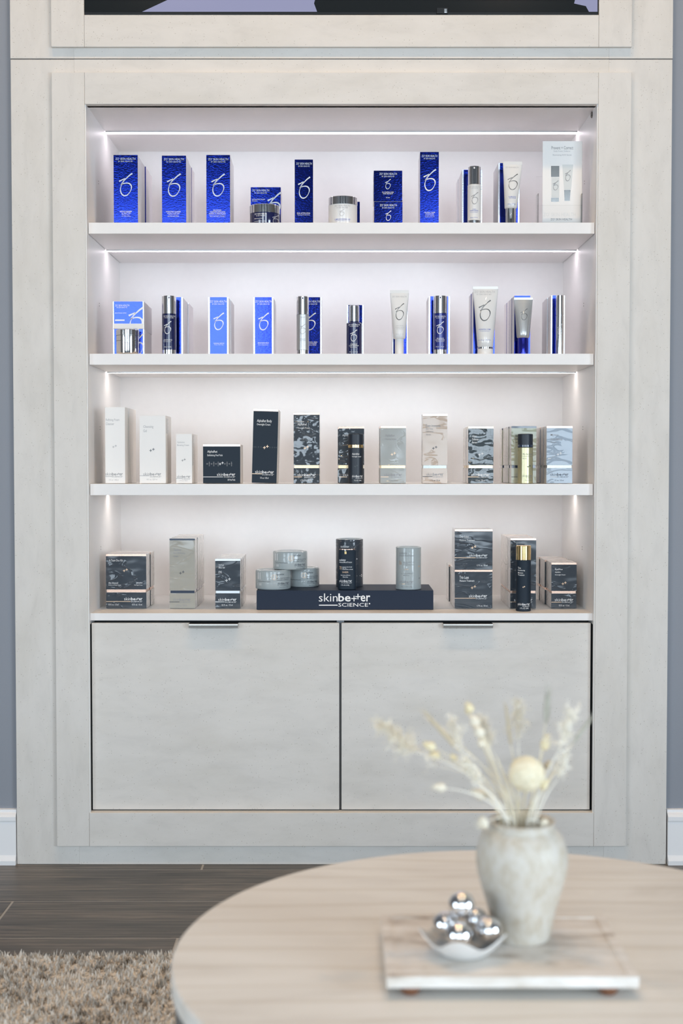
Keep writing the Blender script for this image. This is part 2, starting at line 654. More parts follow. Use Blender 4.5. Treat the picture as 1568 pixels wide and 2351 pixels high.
LOGO_STROKES = [
    [(688, 685, 50), (600, 745, 40), (520, 820, 34), (450, 890, 26), (400, 960, 14), (350, 1050, 12), (315, 1120, 18), (300, 1200, 28),
     (310, 1290, 34), (350, 1370, 40), (405, 1412, 40), (462, 1415, 38), (530, 1390, 30), (600, 1310, 20), (645, 1220, 22), (660, 1150, 32),
     (648, 1080, 40), (600, 1025, 40), (540, 1005, 38), (470, 1005, 32), (400, 1020, 28), (340, 1045, 26), (295, 1070, 26)],
    [(258, 945, 46), (340, 905, 34), (455, 845, 24)],
    [(452, 850, 14), (400, 920, 14), (350, 1000, 14), (300, 1075, 18)]]


class Print:
    """flat print on a face: shapes given in photograph pixels, laid on a surface y = surf(x, z)"""

    def __init__(self, Y, surf=None, lift=0.00025):
        self.Y, self.surf, self.lift = Y, surf, lift
        self.m = MB()

    def put(self, pts, faces):
        out = []
        for px, py in pts:
            x, z = at(px, py, self.Y)
            y = self.surf(x, z) if self.surf else self.Y
            out.append((x, y - self.lift, z))
        self.m.add(out, faces)

    def text(self, s, x0, x1, y0, y1, bold=0.0):
        v, f = glyph(s, bold)
        self.put([(x0 + (x1 - x0) * a, y1 - (y1 - y0) * b) for a, b in v], f)
        return self

    def rect(self, x0, x1, y0, y1):
        n = max(1, int((x1 - x0) / 5)) if self.surf else 1
        xs = [x0 + (x1 - x0) * k / n for k in range(n + 1)]
        self.put([(x, y) for x in xs for y in (y0, y1)], [(2 * k, 2 * k + 1, 2 * k + 3, 2 * k + 2) for k in range(n)])
        return self

    def plus(self, cx, cy, r, t):
        self.rect(cx - r, cx + r, cy - t, cy + t)
        self.rect(cx - t, cx + t, cy - r, cy - t)
        self.rect(cx - t, cx + t, cy + t, cy + r)
        return self

    def disc(self, cx, cy, r, n=10):
        self.put([(cx + r * math.cos(2 * math.pi * k / n), cy + r * math.sin(2 * math.pi * k / n)) for k in range(n)], [tuple(range(n))])
        return self

    def ring(self, cx, cy, r, t, n=18):
        p = []
        for k in range(n):
            a = 2 * math.pi * k / n
            p += [(cx + (r - t) * math.cos(a), cy + (r - t) * math.sin(a)), (cx + r * math.cos(a), cy + r * math.sin(a))]
        self.put(p, [(2 * k, 2 * k + 1, (2 * k + 3) % (2 * n), (2 * k + 2) % (2 * n)) for k in range(n)])
        return self

    def monogram(self, x0, x1, y0, y1, wk=1.0):
        sx, sy = (x1 - x0) / 440.0, (y1 - y0) / 785.0
        for st in LOGO_STROKES:
            # smooth the stroke a little
            P = [Vector(p) for p in st]
            Q = []
            for i in range(len(P) - 1):
                a, b = P[max(i - 1, 0)], P[i]
                c, d = P[i + 1], P[min(i + 2, len(P) - 1)]
                for t in (0, .5):
                    Q.append(0.5 * ((2 * b) + (c - a) * t + (2 * a - 5 * b + 4 * c - d) * t * t + (3 * b - a - 3 * c + d) * t ** 3))
            Q.append(P[-1])
            L = []
            for i, q in enumerate(Q):
                d = Vector((Q[min(i + 1, len(Q) - 1)] - Q[max(i - 1, 0)])[:2]).normalized()
                n = Vector((-d.y, d.x)) * q.z / 2 * wk
                for sgn in (1, -1):
                    L.append((x0 + (q.x + sgn * n.x - 250) * sx, y0 + (q.y + sgn * n.y - 655) * sy))
            self.put(L, [(2 * i, 2 * i + 1, 2 * i + 3, 2 * i + 2) for i in range(len(Q) - 1)])
        return self

    def wordmark(self, x0, x1, y0, y1, line=None):
        """the two-line wordmark with its pair of plus signs"""
        X = lambda u: x0 + (x1 - x0) * (u - 125) / 1235.0
        Yp = lambda w: y0 + (y1 - y0) * (w - 130) / 320.0
        self.text('skin', X(125), X(575), Yp(130), Yp(325), -0.004)
        self.text('be', X(592), X(890), Yp(130), Yp(325), 0.016)
        t = (X(13) - X(0)) * 0.85
        for cx, cy in ((970, 253), (1065, 205)):
            self.plus(X(cx), Yp(cy), X(66) - X(0), t)
        self.text('er', X(1128), X(1360), Yp(175), Yp(325), 0.012)
        self.text('SCIENCE', X(593), X(1305), Yp(360), Yp(448), 0.0)
        self.disc(X(1343), Yp(376), X(17) - X(0))
        if line is None:
            self.rect(X(128), X(575), Yp(401), Yp(424))
        return self

    def build(self, name, mat, parent):
        if not self.m.v:
            return None
        return self.m.build(name, mat, parent, fixn=False)


# ================================================================== THE ROOM
ROOM_X, ROOM_Y0, CEIL = 2.6, -6.4, 3.7
YF = -0.010          # front of the raised frame
YS = 0.008           # front of shelves and doors
YB = 0.446           # face of the back panel
OUT_X, FR_X, OP_X = 0.7553, 0.660, 0.585


def struct(name, mb, mat, parent=None):
    o = mb.build(name, mat, parent)
    if parent is None:
        o['kind'] = 'structure'
    return o


floor = struct('floor', MB().box(-ROOM_X, ROOM_X, ROOM_Y0, 0.02, -0.05, -0.0010), 'grout')
struct('wall_back_left', MB().box(-ROOM_X, -OUT_X + 0.004, 0.012, 0.14, -0.002, CEIL), 'wall_paint')
struct('wall_back_right', MB().box(OUT_X - 0.004, ROOM_X, 0.012, 0.14, -0.002, CEIL), 'wall_paint')
struct('wall_back_recess', MB().box(-OUT_X + 0.004, OUT_X - 0.004, 0.475, 0.60, -0.002, CEIL), 'wall_paint')
struct('ceiling', MB().box(-ROOM_X, ROOM_X, ROOM_Y0, 0.14, CEIL, CEIL + 0.1), 'ceiling_paint')
# side walls and front wall with window openings, the left wall's added for fill
for nm, xa, xb in (('wall_left', -ROOM_X - 0.1, -ROOM_X), ('wall_right', ROOM_X, ROOM_X + 0.1)):
    m = MB()
    m.box(xa, xb, ROOM_Y0, -4.35, -0.05, CEIL).box(xa, xb, -2.45, 0.14, -0.05, CEIL)
    m.box(xa, xb, -4.35, -2.45, -0.05, 0.3).box(xa, xb, -4.35, -2.45, 1.6, CEIL)
    struct(nm, m, 'room_wall')
m = MB()
m.box(-ROOM_X, -2.05, ROOM_Y0 - 0.1, ROOM_Y0, -0.05, CEIL).box(-0.45, 0.45, ROOM_Y0 - 0.1, ROOM_Y0, -0.05, CEIL)
m.box(2.05, ROOM_X, ROOM_Y0 - 0.1, ROOM_Y0, -0.05, CEIL)
for a, b in ((-2.05, -0.45), (0.45, 2.05)):
    m.box(a, b, ROOM_Y0 - 0.1, ROOM_Y0, -0.05, 0.4).box(a, b, ROOM_Y0 - 0.1, ROOM_Y0, 2.66, CEIL)
struct('wall_front', m, 'room_wall')
for i, (a, b) in enumerate(((-2.05, -0.45), (0.45, 2.05))):
    m = MB()
    for x in (a + 0.02, (a + b) / 2, b - 0.02):
        m.box(x - 0.02, x + 0.02, ROOM_Y0 - 0.01, ROOM_Y0 + 0.03, 0.4, 2.66)
    for z in (0.42, 1.15, 2.64):
        m.box(a, b, ROOM_Y0 - 0.005, ROOM_Y0 + 0.025, z - 0.02, z + 0.02)
    struct('window_%d' % (i + 1), m, 'window_frame')
for i, xa in ((3, ROOM_X), (4, -ROOM_X)):  # the left-wall frame belongs to the added fill window
    m = MB()
    for y in (-4.33, -3.4, -2.47):
        m.box(xa - 0.02, xa + 0.02, y - 0.02, y + 0.02, 0.3, 1.6)
    for z in (0.32, 1.58):
        m.box(xa - 0.015, xa + 0.015, -4.35, -2.45, z - 0.02, z + 0.02)
    struct('window_%d' % i, m, 'window_frame')

# wood-look floor tiles, each its own piece, 22 cm rows with recessed joints
ROWS = 0.2215
G = 0.0026
y_top = -0.0415 + ROWS
joints = {0: -0.322, 1: 0.08, 2: -0.70, 3: -0.322}
r = 0
rng = random.Random(4)
plank_mesh = {}
while y_top > ROOM_Y0:
    y1, y0 = min(y_top, 0.0) - G, max(y_top - ROWS, ROOM_Y0) + G
    off = joints[r] if r in joints else (-0.322, 0.08, -0.70)[r % 3]
    x = off - 1.2 * 3
    while x < ROOM_X:
        x0, x1 = max(x, -ROOM_X) + G, min(x + 1.2, ROOM_X) - G
        if x1 > x0 + 0.02:
            key = (round(x1 - x0, 4), round(y1 - y0, 4))
            if key not in plank_mesh:
                w, d = key
                o = MB().box(-w / 2, w / 2, -d / 2, d / 2, -0.006, 0.0, 0.0006).build('plank', 'oak_look_tile')
                plank_mesh[key] = o.data
            else:
                o = bpy.data.objects.new('plank', plank_mesh[key])
                col.objects.link(o)
            o.parent = floor
            o.location = ((x0 + x1) / 2, (y0 + y1) / 2, 0.0)
        x += 1.2
    y_top -= ROWS
    r += 1

# baseboards with a moulded top
prof = [(0.012, 0.0), (-0.010, 0.0), (-0.0105, 0.010), (-0.006, 0.018), (-0.004, 0.022), (-0.004, 0.100), (-0.0055, 0.1015),
        (-0.006, 0.104), (-0.0062, 0.112), (-0.002, 0.117), (0.004, 0.121), (0.0045, 0.127), (0.012, 0.128)]
struct('baseboard_left', MB().prism_x(-ROOM_X, -OUT_X - 0.0015, prof), 'trim_white')
struct('baseboard_right', MB().prism_x(OUT_X + 0.0030, ROOM_X, prof), 'trim_white')

# recessed ceiling downlights (warm)
for i, (x, y) in enumerate([(-0.75, -0.9), (0.0, -0.9), (0.75, -0.9), (-0.9, -2.3), (0.9, -2.3), (-0.9, -4.2), (0.9, -4.2)]):
    t = empty('ceiling_downlight', (x, y, CEIL), 'recessed warm ceiling downlight with white trim ring', 'light', 'recessed downlights in the ceiling')
    MB().lathe(x, y, [(0.055, CEIL - 0.004), (0.075, CEIL - 0.002), (0.075, CEIL)], 24, cap0=False, cap1=False).build('trim_ring', 'trim_white', t)
    MB().lathe(x, y, [(0.054, CEIL - 0.003), (0.054, CEIL - 0.001)], 24).build('lens', 'lamp_warm', t)
    d = bpy.data.lights.new('downlight', 'AREA')
    d.shape, d.size, d.energy, d.color = 'DISK', 0.10, (8.4 if y > -1 else 3.0), ((1.0, 0.62, 0.28) if y > -1 else (1.0, 0.78, 0.55))
    d.spread = math.radians(150)
    o = bpy.data.objects.new('downlight', d)
    col.objects.link(o)
    o.location = (x, y, CEIL - 0.012)

# ================================================================== BUILT-IN CABINET
cab = empty('built_in_cabinet', (0, 0, 0), 'pale speckled stone-look built-in cabinet with lit white shelves and two doors', 'cabinet')
Z_GROOVE, Z_FT, Z_FB, Z_OT, Z_OB = 1.8547, 1.822, 0.0445, 1.750, 0.123
BV = 0.0012
# outer surround
MB().box(-OUT_X, -FR_X + 0.05, 0.0, 0.05, 0.0, Z_GROOVE - 0.0012, BV).build('stile', 'stone_vertical', cab)
MB().box(FR_X - 0.05, OUT_X, 0.0, 0.05, 0.0, Z_GROOVE - 0.0012, BV).build('stile', 'stone_vertical', cab)
MB().box(-FR_X + 0.05005, FR_X - 0.05005, 0.0, 0.05, Z_OT + 0.02, Z_GROOVE - 0.0012).build('rail', 'stone_horizontal', cab)
MB().box(-FR_X + 0.05005, FR_X - 0.05005, 0.0, 0.05, 0.0, Z_OB - 0.02).build('rail', 'stone_horizontal', cab)
# raised inner frame
MB().box(-FR_X, -OP_X, YF, 0.0, Z_FB, Z_FT, BV).build('raised_stile', 'stone_vertical', cab)
MB().box(OP_X, FR_X, YF, 0.0, Z_FB, Z_FT, BV).build('raised_stile', 'stone_vertical', cab)
MB().box(-OP_X + 0.0003, OP_X - 0.0003, YF, 0.02, Z_OT, Z_FT, BV).build('raised_rail', 'stone_horizontal', cab)
MB().box(-OP_X + 0.0003, OP_X - 0.0003, YF, 0.02, Z_FB, Z_OB, BV).build('raised_rail', 'stone_horizontal', cab)
# white carcass
IN_X = 0.5825
for s in (-1, 1):
    x0, x1 = sorted((s * IN_X, s * (IN_X + 0.018)))
    if s < 0:
        x1, x0 = -IN_X, -IN_X - 0.018
    MB().box(x0, x1, YS - 0.004, YB + 0.02, 0.56, Z_OT + 0.018).build('side_panel', 'white_laminate', cab)
    # reveal strip between frame and carcass
    MB().box(min(s * OP_X, s * IN_X) - 0.0, max(s * OP_X, s * IN_X), YF + 0.003, YS - 0.004, Z_OB, Z_OT).build('edge_strip', 'shelf_edge', cab)
MB().box(-IN_X, IN_X, YB, YB + 0.018, 0.56, Z_OT + 0.018).build('back_panel', 'white_laminate', cab)
MB().box(-IN_X, IN_X, YS, YB, Z_OT, Z_OT + 0.018).build('top_panel', 'white_laminate', cab)
# dark carcass behind the doors
MB().box(-OP_X - 0.03, OP_X + 0.03, 0.06, 0.07, Z_OB - 0.02, 0.566).build('carcass_back', 'gap_and_shadow', cab)
MB().box(-OP_X - 0.02, -OP_X + 0.0015, 0.028, 0.06, Z_OB, 0.566).build('carcass_side', 'gap_and_shadow', cab)
MB().box(OP_X - 0.0015, OP_X + 0.02, 0.028, 0.06, Z_OB, 0.566).build('carcass_side', 'gap_and_shadow', cab)
MB().box(-0.011, 0.006, 0.026, 0.06, Z_OB, 0.566).build('carcass_divider', 'grey_gap', cab)


def shelf_z(py):
    return at(784, py, YS)[1]


SHELF = {1: (shelf_z(511), shelf_z(536.5)), 2: (shelf_z(812), shelf_z(837.5)), 3: (shelf_z(1111), shelf_z(1137)), 4: (shelf_z(1408), shelf_z(1424.5))}
SH = {k: (a + 0.0007, b) for k, (a, b) in SHELF.items()}   # things rest a hair above the board
Y_LED = YS + 0.236


def led(parent, z, mat):
    MB().box(-IN_X + 0.002, IN_X - 0.002, Y_LED - 0.012, Y_LED - 0.0095, z - 0.003, z).build('light_channel', 'satin_silver', parent)
    MB().box(-IN_X + 0.002, IN_X - 0.002, Y_LED - 0.0095, Y_LED + 0.0095, z - 0.0022, z).build('light_strip', mat, parent)


tp = [o for o in cab.children if o.name.startswith('top_panel')][0]
led(tp, Z_OT, 'led_violet')
for k in (1, 2, 3, 4):
    zt, zb = SHELF[k]
    gap = 0.0012 if k < 4 else -0.001
    s = MB().box(-IN_X + gap, IN_X - gap, YS, YB, zb, zt, 0.0006 if k < 4 else 0.0).build('shelf', 'white_laminate', cab)
    if k < 4:
        led(s, zb, 'led_violet' if k == 1 else 'led_warm')
# shelf pins and cable grommet
for z in (at(237, 420, .15)[1], at(237, 700, .15)[1], at(238, 983, .15)[1], at(241, 1258, .15)[1]):
    for s in (-1, 1):
        m = MB()
        for dz in (0.003, -0.003):
            m.lathe(0, 0, [(0.0012, -0.0006), (0.0012, 0.0006)], 8)
            n = 16
            m.v[-n:] = [(s * (IN_X - 0.0002) + p[2], 0.145 + p[0], z + dz + p[1]) for p in m.v[-n:]]
        m.build('pin_hole', 'brushed_nickel', cab)
xg, zg = at(1361, 258, .03)
m = MB().lathe(0, 0, [(0.0075, -0.002), (0.0075, 0.0), (0.006, 0.002)], 20)
m.v = [(IN_X - 0.0012 - p[2], 0.052 + p[0], zg + p[1]) for p in m.v]
m.build('cable_grommet', 'brushed_nickel', cab)

# doors with edge pulls
for x0, x1, h0, h1 in ((-0.5800, -0.0052, 435, 547), (0.0, 0.5785, 1017, 1130)):
    dz0, dz1 = 0.1262, at(784, 1430.5, YS)[1]
    d = MB().box(x0, x1, YS, YS + 0.019, dz0, dz1, 0.0012).build('door', 'stone_horizontal', cab)
    hx0, hx1 = at(h0, 1432, YS)[0], at(h1, 1432, YS)[0]
    z = dz1
    prof = [(YS + 0.016, z + 0.0002), (YS - 0.012, z + 0.0002), (YS - 0.0145, z - 0.001), (YS - 0.0150, z - 0.0035), (YS - 0.0150, z - 0.0095),
            (YS - 0.0138, z - 0.0095), (YS - 0.0136, z - 0.0040), (YS - 0.0115, z - 0.0016), (YS - 0.0005, z - 0.0012), (YS - 0.0005, z + 0.0001), (YS + 0.016, z + 0.0001)]
    h = MB().prism_x(hx0, hx1, prof).build('handle', 'brushed_nickel', d)
    MB().box(hx0 + 0.002, hx1 - 0.002, YS - 0.001, YS - 0.0002, z - 0.010, z - 0.0015).build('pull_shadow', 'gap_and_shadow', d)  # dark plate standing in for the shadow below the pull

# ------------------------------------------------------------------ television surround above
sur = empty('television_surround', (0, 0, Z_GROOVE), 'pale stone-look wall panel with a raised frame around the television', 'wall panel')
TVB = at(784, 33, YF)[1]
ZTF = at(784, 107.5, YF)[1]
MB().box(-OUT_X - 0.0005, -FR_X + 0.05, 0.0, 0.05, Z_GROOVE + 0.0012, CEIL, BV).build('stile', 'stone_vertical', sur)
MB().box(FR_X - 0.05, OUT_X + 0.0005, 0.0, 0.05, Z_GROOVE + 0.0012, CEIL, BV).build('stile', 'stone_vertical', sur)
MB().box(-FR_X + 0.05005, FR_X - 0.05005, 0.0, 0.05, Z_GROOVE + 0.0012, CEIL).build('panel', 'stone_horizontal', sur)
MB().box(-FR_X, -OP_X, YF, 0.0, ZTF, 2.80, BV).build('raised_stile', 'stone_vertical', sur)
MB().box(OP_X, FR_X, YF, 0.0, ZTF, 2.80, BV).build('raised_stile', 'stone_vertical', sur)
MB().box(-OP_X + 0.0003, OP_X - 0.0003, YF, 0.0, ZTF, TVB - 0.0012, BV).build('raised_rail', 'stone_horizontal', sur)
MB().box(-OP_X + 0.0003, OP_X - 0.0003, YF, 0.0, TVB + 0.672, 2.80, BV).build('raised_rail', 'stone_horizontal', sur)
MB().box(-OUT_X, OUT_X, 0.004, 0.05, Z_GROOVE - 0.0012, Z_GROOVE + 0.0012).build('shadow_groove', 'table_side', sur)

tv = empty('television', (0, 0, TVB), 'black flat screen television showing dark silhouettes on a lilac picture', 'television')
YT = YF + 0.004
MB().box(-0.5842, 0.5842, YT, -0.0003, TVB, TVB + 0.67, 0.001).build('bezel', 'television_black', tv)
MB().box(-0.582, 0.582, YT - 0.0006, YT, at(784, 27, YT)[1], TVB + 0.664).build('screen', 'screen_light', tv)
for poly in ([(194, 27), (326, 27), (384, 0), (420, -40), (194, -40)],
             [(728, 27), (721, 8), (725, -8), (760, -40), (1330, -40), (1318, 8), (1345, 14), (1352, 27)]):
    m = MB()
    pts = [at(px, py, YT - 0.0009) for px, py in poly]
    n = len(pts)
    m.add([(x, YT - 0.0009, z) for x, z in pts] + [(x, YT - 0.0006, z) for x, z in pts],
          [tuple(range(n)), tuple(range(2 * n - 1, n - 1, -1))] + [(k, (k + 1) % n, n + (k + 1) % n, n + k) for k in range(n)])
    m.build('picture_silhouette', 'screen_dark', tv)
x0, z0 = at(1002, 32, YT)
m = MB().box(x0, x0 + 0.027, YT - 0.004, YT, z0, z0 + 0.013, 0.001)
m.build('sensor_box', 'television_black', tv)
MB().box(x0 + 0.017, x0 + 0.024, YT - 0.0055, YT - 0.004, z0 + 0.001, z0 + 0.010, 0.001).build('sensor_clip', 'chrome', tv)


# ================================================================== PRODUCTS
ORD = ['first', 'second', 'third', 'fourth', 'fifth', 'sixth']


def row_behind(root, n, depth, label, group, jig=0.0015, seed=0):
    """copies of a carton standing in a row behind the front one"""
    rg = random.Random(seed)
    for k in range(1, n):
        c = root.copy()
        col.objects.link(c)
        for ch in root.children:
            if ch.name.split('.')[0] in ('lettering', 'monogram', 'emblem', 'fine_print', 'wordmark_rule'):
                continue
            cc = ch.copy()
            col.objects.link(cc)
            cc.parent = c
        c.location = root.location + Vector((rg.uniform(-jig, jig), k * (depth + 0.0020), 0))
        c.rotation_euler = (0, 0, 0)
        c['label'] = '%s, %s in row' % (label, ORD[k])
        c['group'] = group


def foil_carton(shelf, x0, x1, ytop, label, d=0.05, depth=0.055, n=1, border=0.0, base=None, group=None, text=None, jig=0.0015, top_border=True,
                side='white_side', lean=0, yaw=0):
    """blue metallised carton with pale sides; a border leaves a silver margin at each side of the blue panel"""
    Y = YS + d
    zb = SH[shelf][0] if base is None else base
    xa, zt = at(x0, ytop, Y)
    xb = at(x1, ytop, Y)[0]
    grp = group
    t = empty('foil_carton', ((xa + xb) / 2, Y + depth / 2, zb), label if n == 1 else label + ', front of row', 'box', grp)
    MB().box(xa, xb, Y + 0.0004, Y + depth, zb, zt, 0.0007).build('carton_body', 'silver_foil' if border and False else side, t)
    if border:
        MB().box(xa + 0.0002, xb - 0.0002, Y, Y + 0.0005, zb + 0.0004, zt - 0.0004).build('silver_face', 'silver_foil', t)
        bw = (xb - xa) * border
        MB().box(xa + bw, xb - bw, Y - 0.0003, Y, zb + 0.0006, zt - 0.0004).build('blue_panel', 'blue_foil', t)
    else:
        MB().box(xa, xb, Y, Y + 0.0005, zb + 0.0002, zt - 0.0003, 0.0001).build('blue_panel', 'blue_foil', t)
    if n > 1:
        row_behind(t, n, depth, label, grp, jig, int(x0))
    t['y_face'] = Y
    return t


def brand_lines(t, x0, x1, ytop, hl=1.0, mat='print_silver', sub=True):
    w = x1 - x0
    P = Print(t['y_face'] - 0.0003)
    P.text("ZO' SKIN HEALTH", x0, x1, ytop, ytop + 5.2 * hl, 0.004)
    if sub:
        P.text('BY ZEIN OBAGI MD', x0 + w * 0.14, x1 - w * 0.14, ytop + 7 * hl, ytop + 10.2 * hl, 0.0)
    P.build('lettering', mat, t)


def lines(t, rows, mat='print_white', Y=None, surf=None, name='lettering', bold=0.004):
    P = Print(t['y_face'] - 0.0003 if Y is None else Y, surf)
    for s, a, b, c, e in rows:
        P.text(s, a, b, c, e, bold)
    P.build(name, mat, t)


def mono(t, x0, x1, y0, y1, mat='print_silver', Y=None, surf=None, wk=1.0):
    Print(t['y_face'] - 0.0003 if Y is None else Y, surf).monogram(x0, x1, y0, y1, wk).build('monogram', mat, t)


G1 = 'cartons and bottles on the top shelf'
G2 = 'cartons and bottles on the second shelf'
G3 = 'cartons and bottles on the third shelf'
G4 = 'cartons and tins on the bottom shelf'

# ---- top shelf
t = foil_carton(1, 260.5, 316, 355.5, 'tall deep blue foil carton next to the top shelf side panel', n=4, depth=0.058, group=G1)
brand_lines(t, 265, 311, 362)
mono(t, 273, 304, 396, 451)
lines(t, [('GENTLE CLEANSER', 275, 303, 484, 487.2), ('ALL SKIN TYPES', 279, 300, 488.3, 491), ('Nettoyant Doux', 280, 298, 492.3, 494.8), ('Tous Types de Peau', 279, 300, 495.8, 498)])
t = foil_carton(1, 371.5, 427, 357, 'tall deep blue foil carton for dry skin cleanser on the top shelf', n=3, depth=0.060, group=G1, jig=0.004)
brand_lines(t, 376, 422, 363)
mono(t, 383, 415, 397, 452)
lines(t, [('HYDRATING CLEANSER', 381, 415, 484.5, 487.5), ('NORMAL TO DRY SKIN', 384, 412, 488.5, 491.2), ('Nettoyant Hydratant', 387, 410, 492.3, 494.8), ('Peau Normale a Seche', 385, 411, 495.6, 498)])
t = foil_carton(1, 473.5, 528, 355.5, 'tall deep blue foil emulsion carton next to the square carton', n=2, depth=0.058, group=G1)
brand_lines(t, 478, 524, 363)
mono(t, 485, 516, 397.5, 451.5)
lines(t, [('BALANCING', 490, 508, 481, 484), ('CLEANSING EMULSION', 482, 517, 485, 488), ('NORMAL TO SENSITIVE SKIN', 480, 518, 489, 491.6), ('Emulsion Nettoyante Equilibrante', 481, 518, 492.6, 495), ('Peaux Normales a Sensibles', 482, 517, 496, 498.2)])
# square carton + navy jar
t = foil_carton(1, 575.5, 644.5, 429.5, 'square blue foil carton standing behind the navy jar on the top shelf', d=0.115, depth=0.066, n=1, group=G1)
brand_lines(t, 579, 618, 434.5)
mono(t, 614, 645, 440, 496, wk=1.2)
lines(t, [('EXFOLIATING POLISH', 579, 608, 456.5, 459.3), ('Exfoliant', 579, 591, 460.5, 462.5)])


def jar(shelf, xc, w, ytop, ylid, label, body, lidmat, d=0.02, group=None, base=None, lid_groove=False):
    """wide round jar with a metal lid"""
    R0 = 0.5 * w / 1000.0
    Y = YS + d
    R = 0.5 * (at(xc + w / 2, ytop, Y + R0)[0] - at(xc - w / 2, ytop, Y + R0)[0])
    yc = Y + R
    xcw = at(xc, ytop, yc)[0]
    zt = at(xc, ytop, yc - R)[1]
    zl = at(xc, ylid, yc - R)[1]
    zb = SH[shelf][0] if base is None else base
    t = empty('cosmetic_jar', (xcw, yc, zb), label, 'jar', group)
    MB().lathe(xcw, yc, [(R - 0.004, zb), (R - 0.0012, zb + 0.001), (R - 0.0005, zb + 0.004), (R - 0.0005, zl)], 56).build('jar_body', body, t, smooth=35)
    MB().lathe(xcw, yc, [(R, zl), (R, zt - 0.0012), (R - 0.0012, zt), (R - 0.004, zt + 0.0003)], 56).build('lid', lidmat, t, smooth=35)
    surf = lambda x, z: yc - math.sqrt(max(1e-8, (R - 0.0004) ** 2 - (x - xcw) ** 2))
    t['y_face'] = yc - R
    return t, surf, yc, R, xcw


t, sf, yc, R, xcw = jar(1, 607.5, 69, 467, 486, 'navy glass jar with a wide chrome lid standing before the square carton', 'navy_gloss', 'chrome', group=G1)
lines(t, [("ZO' SKIN HEALTH", 584, 612, 488.5, 492.2), ('BY ZEIN OBAGI MD', 588, 608, 493.5, 496), ('EXFOLIATING', 584, 604, 500, 502.3), ('POLISH  Exfoliant', 584, 612, 506, 508.3)], 'print_white', t['y_face'], sf)
mono(t, 625, 640, 489, 513, 'print_silver', t['y_face'], sf)

t = foil_carton(1, 676.5, 718.5, 366, 'tall narrow blue foil carton between the navy jar and the white jar', d=0.05, depth=0.045, group=G1)
brand_lines(t, 680, 716, 373)
mono(t, 684, 712, 404.5, 456.5)
lines(t, [('DUAL ACTION SCRUB', 682, 712, 488, 491), ('Gommage Double Action', 683, 711, 492.3, 494.8)])

foil_carton(1, 757, 826, 463, 'square blue foil carton mostly hidden behind the white jar', d=0.12, depth=0.066, group=G1)
t, sf, yc, R, xcw = jar(1, 787, 67, 448.5, 467, 'white round jar with a chrome lid on the top shelf', 'white_plastic', 'chrome', group=G1)
lines(t, [("ZO' SKIN HEALTH", 768, 804, 470, 474), ('BY ZEIN OBAGI MD', 773, 799, 475, 477.8)], 'print_pale_grey', t['y_face'], sf)
mono(t, 779, 791, 479, 496, 'print_pale_grey', t['y_face'], sf)
lines(t, [('COMPLEXION RENEWAL PADS', 768, 804, 501.5, 504.5), ('Tampons Renouvellement du Teint', 769, 803, 505.5, 507.5)], 'print_blue', t['y_face'], sf)

zmid = at(890, 461.5, YS + 0.05)[1]
t = foil_carton(1, 859, 924, 463, 'lower of the two square blue foil cartons in the stack', d=0.05, depth=0.064, n=2, group=G1)
zlow = at(890, 463, YS + 0.05)[1]
brand_lines(t, 872, 911, 468.5)
mono(t, 885, 898, 483, 507, 'print_white', wk=1.2)
t = foil_carton(1, 858, 923.5, 391.5, 'upper of the two square blue foil cartons in the stack', d=0.05, depth=0.064, base=zlow + 0.0004, group=G1)
brand_lines(t, 871, 911, 396.5)
mono(t, 884, 897, 410.5, 434.5, wk=1.2)
lines(t, [('OIL CONTROL PADS', 877, 904, 440, 442.8), ('ACNE TREATMENT', 879, 902, 443.6, 446.2), ('60 Pads', 886, 895, 452.5, 454.8)])

t = foil_carton(1, 964.5, 1007.5, 348.5, 'tallest slim blue foil carton beside the stacked pair on the top shelf', n=2, depth=0.045, group=G1)
brand_lines(t, 968, 1004, 355.5)
mono(t, 972, 1001, 387, 439, 'print_white')
lines(t, [('CALMING TONER', 974, 999, 486.5, 489.2), ('PH BALANCER', 977, 996, 490, 492.4), ('Tonique Apaisant', 976, 997, 493.6, 495.8), ("Equilibrant du pH", 976, 997, 497, 499)])


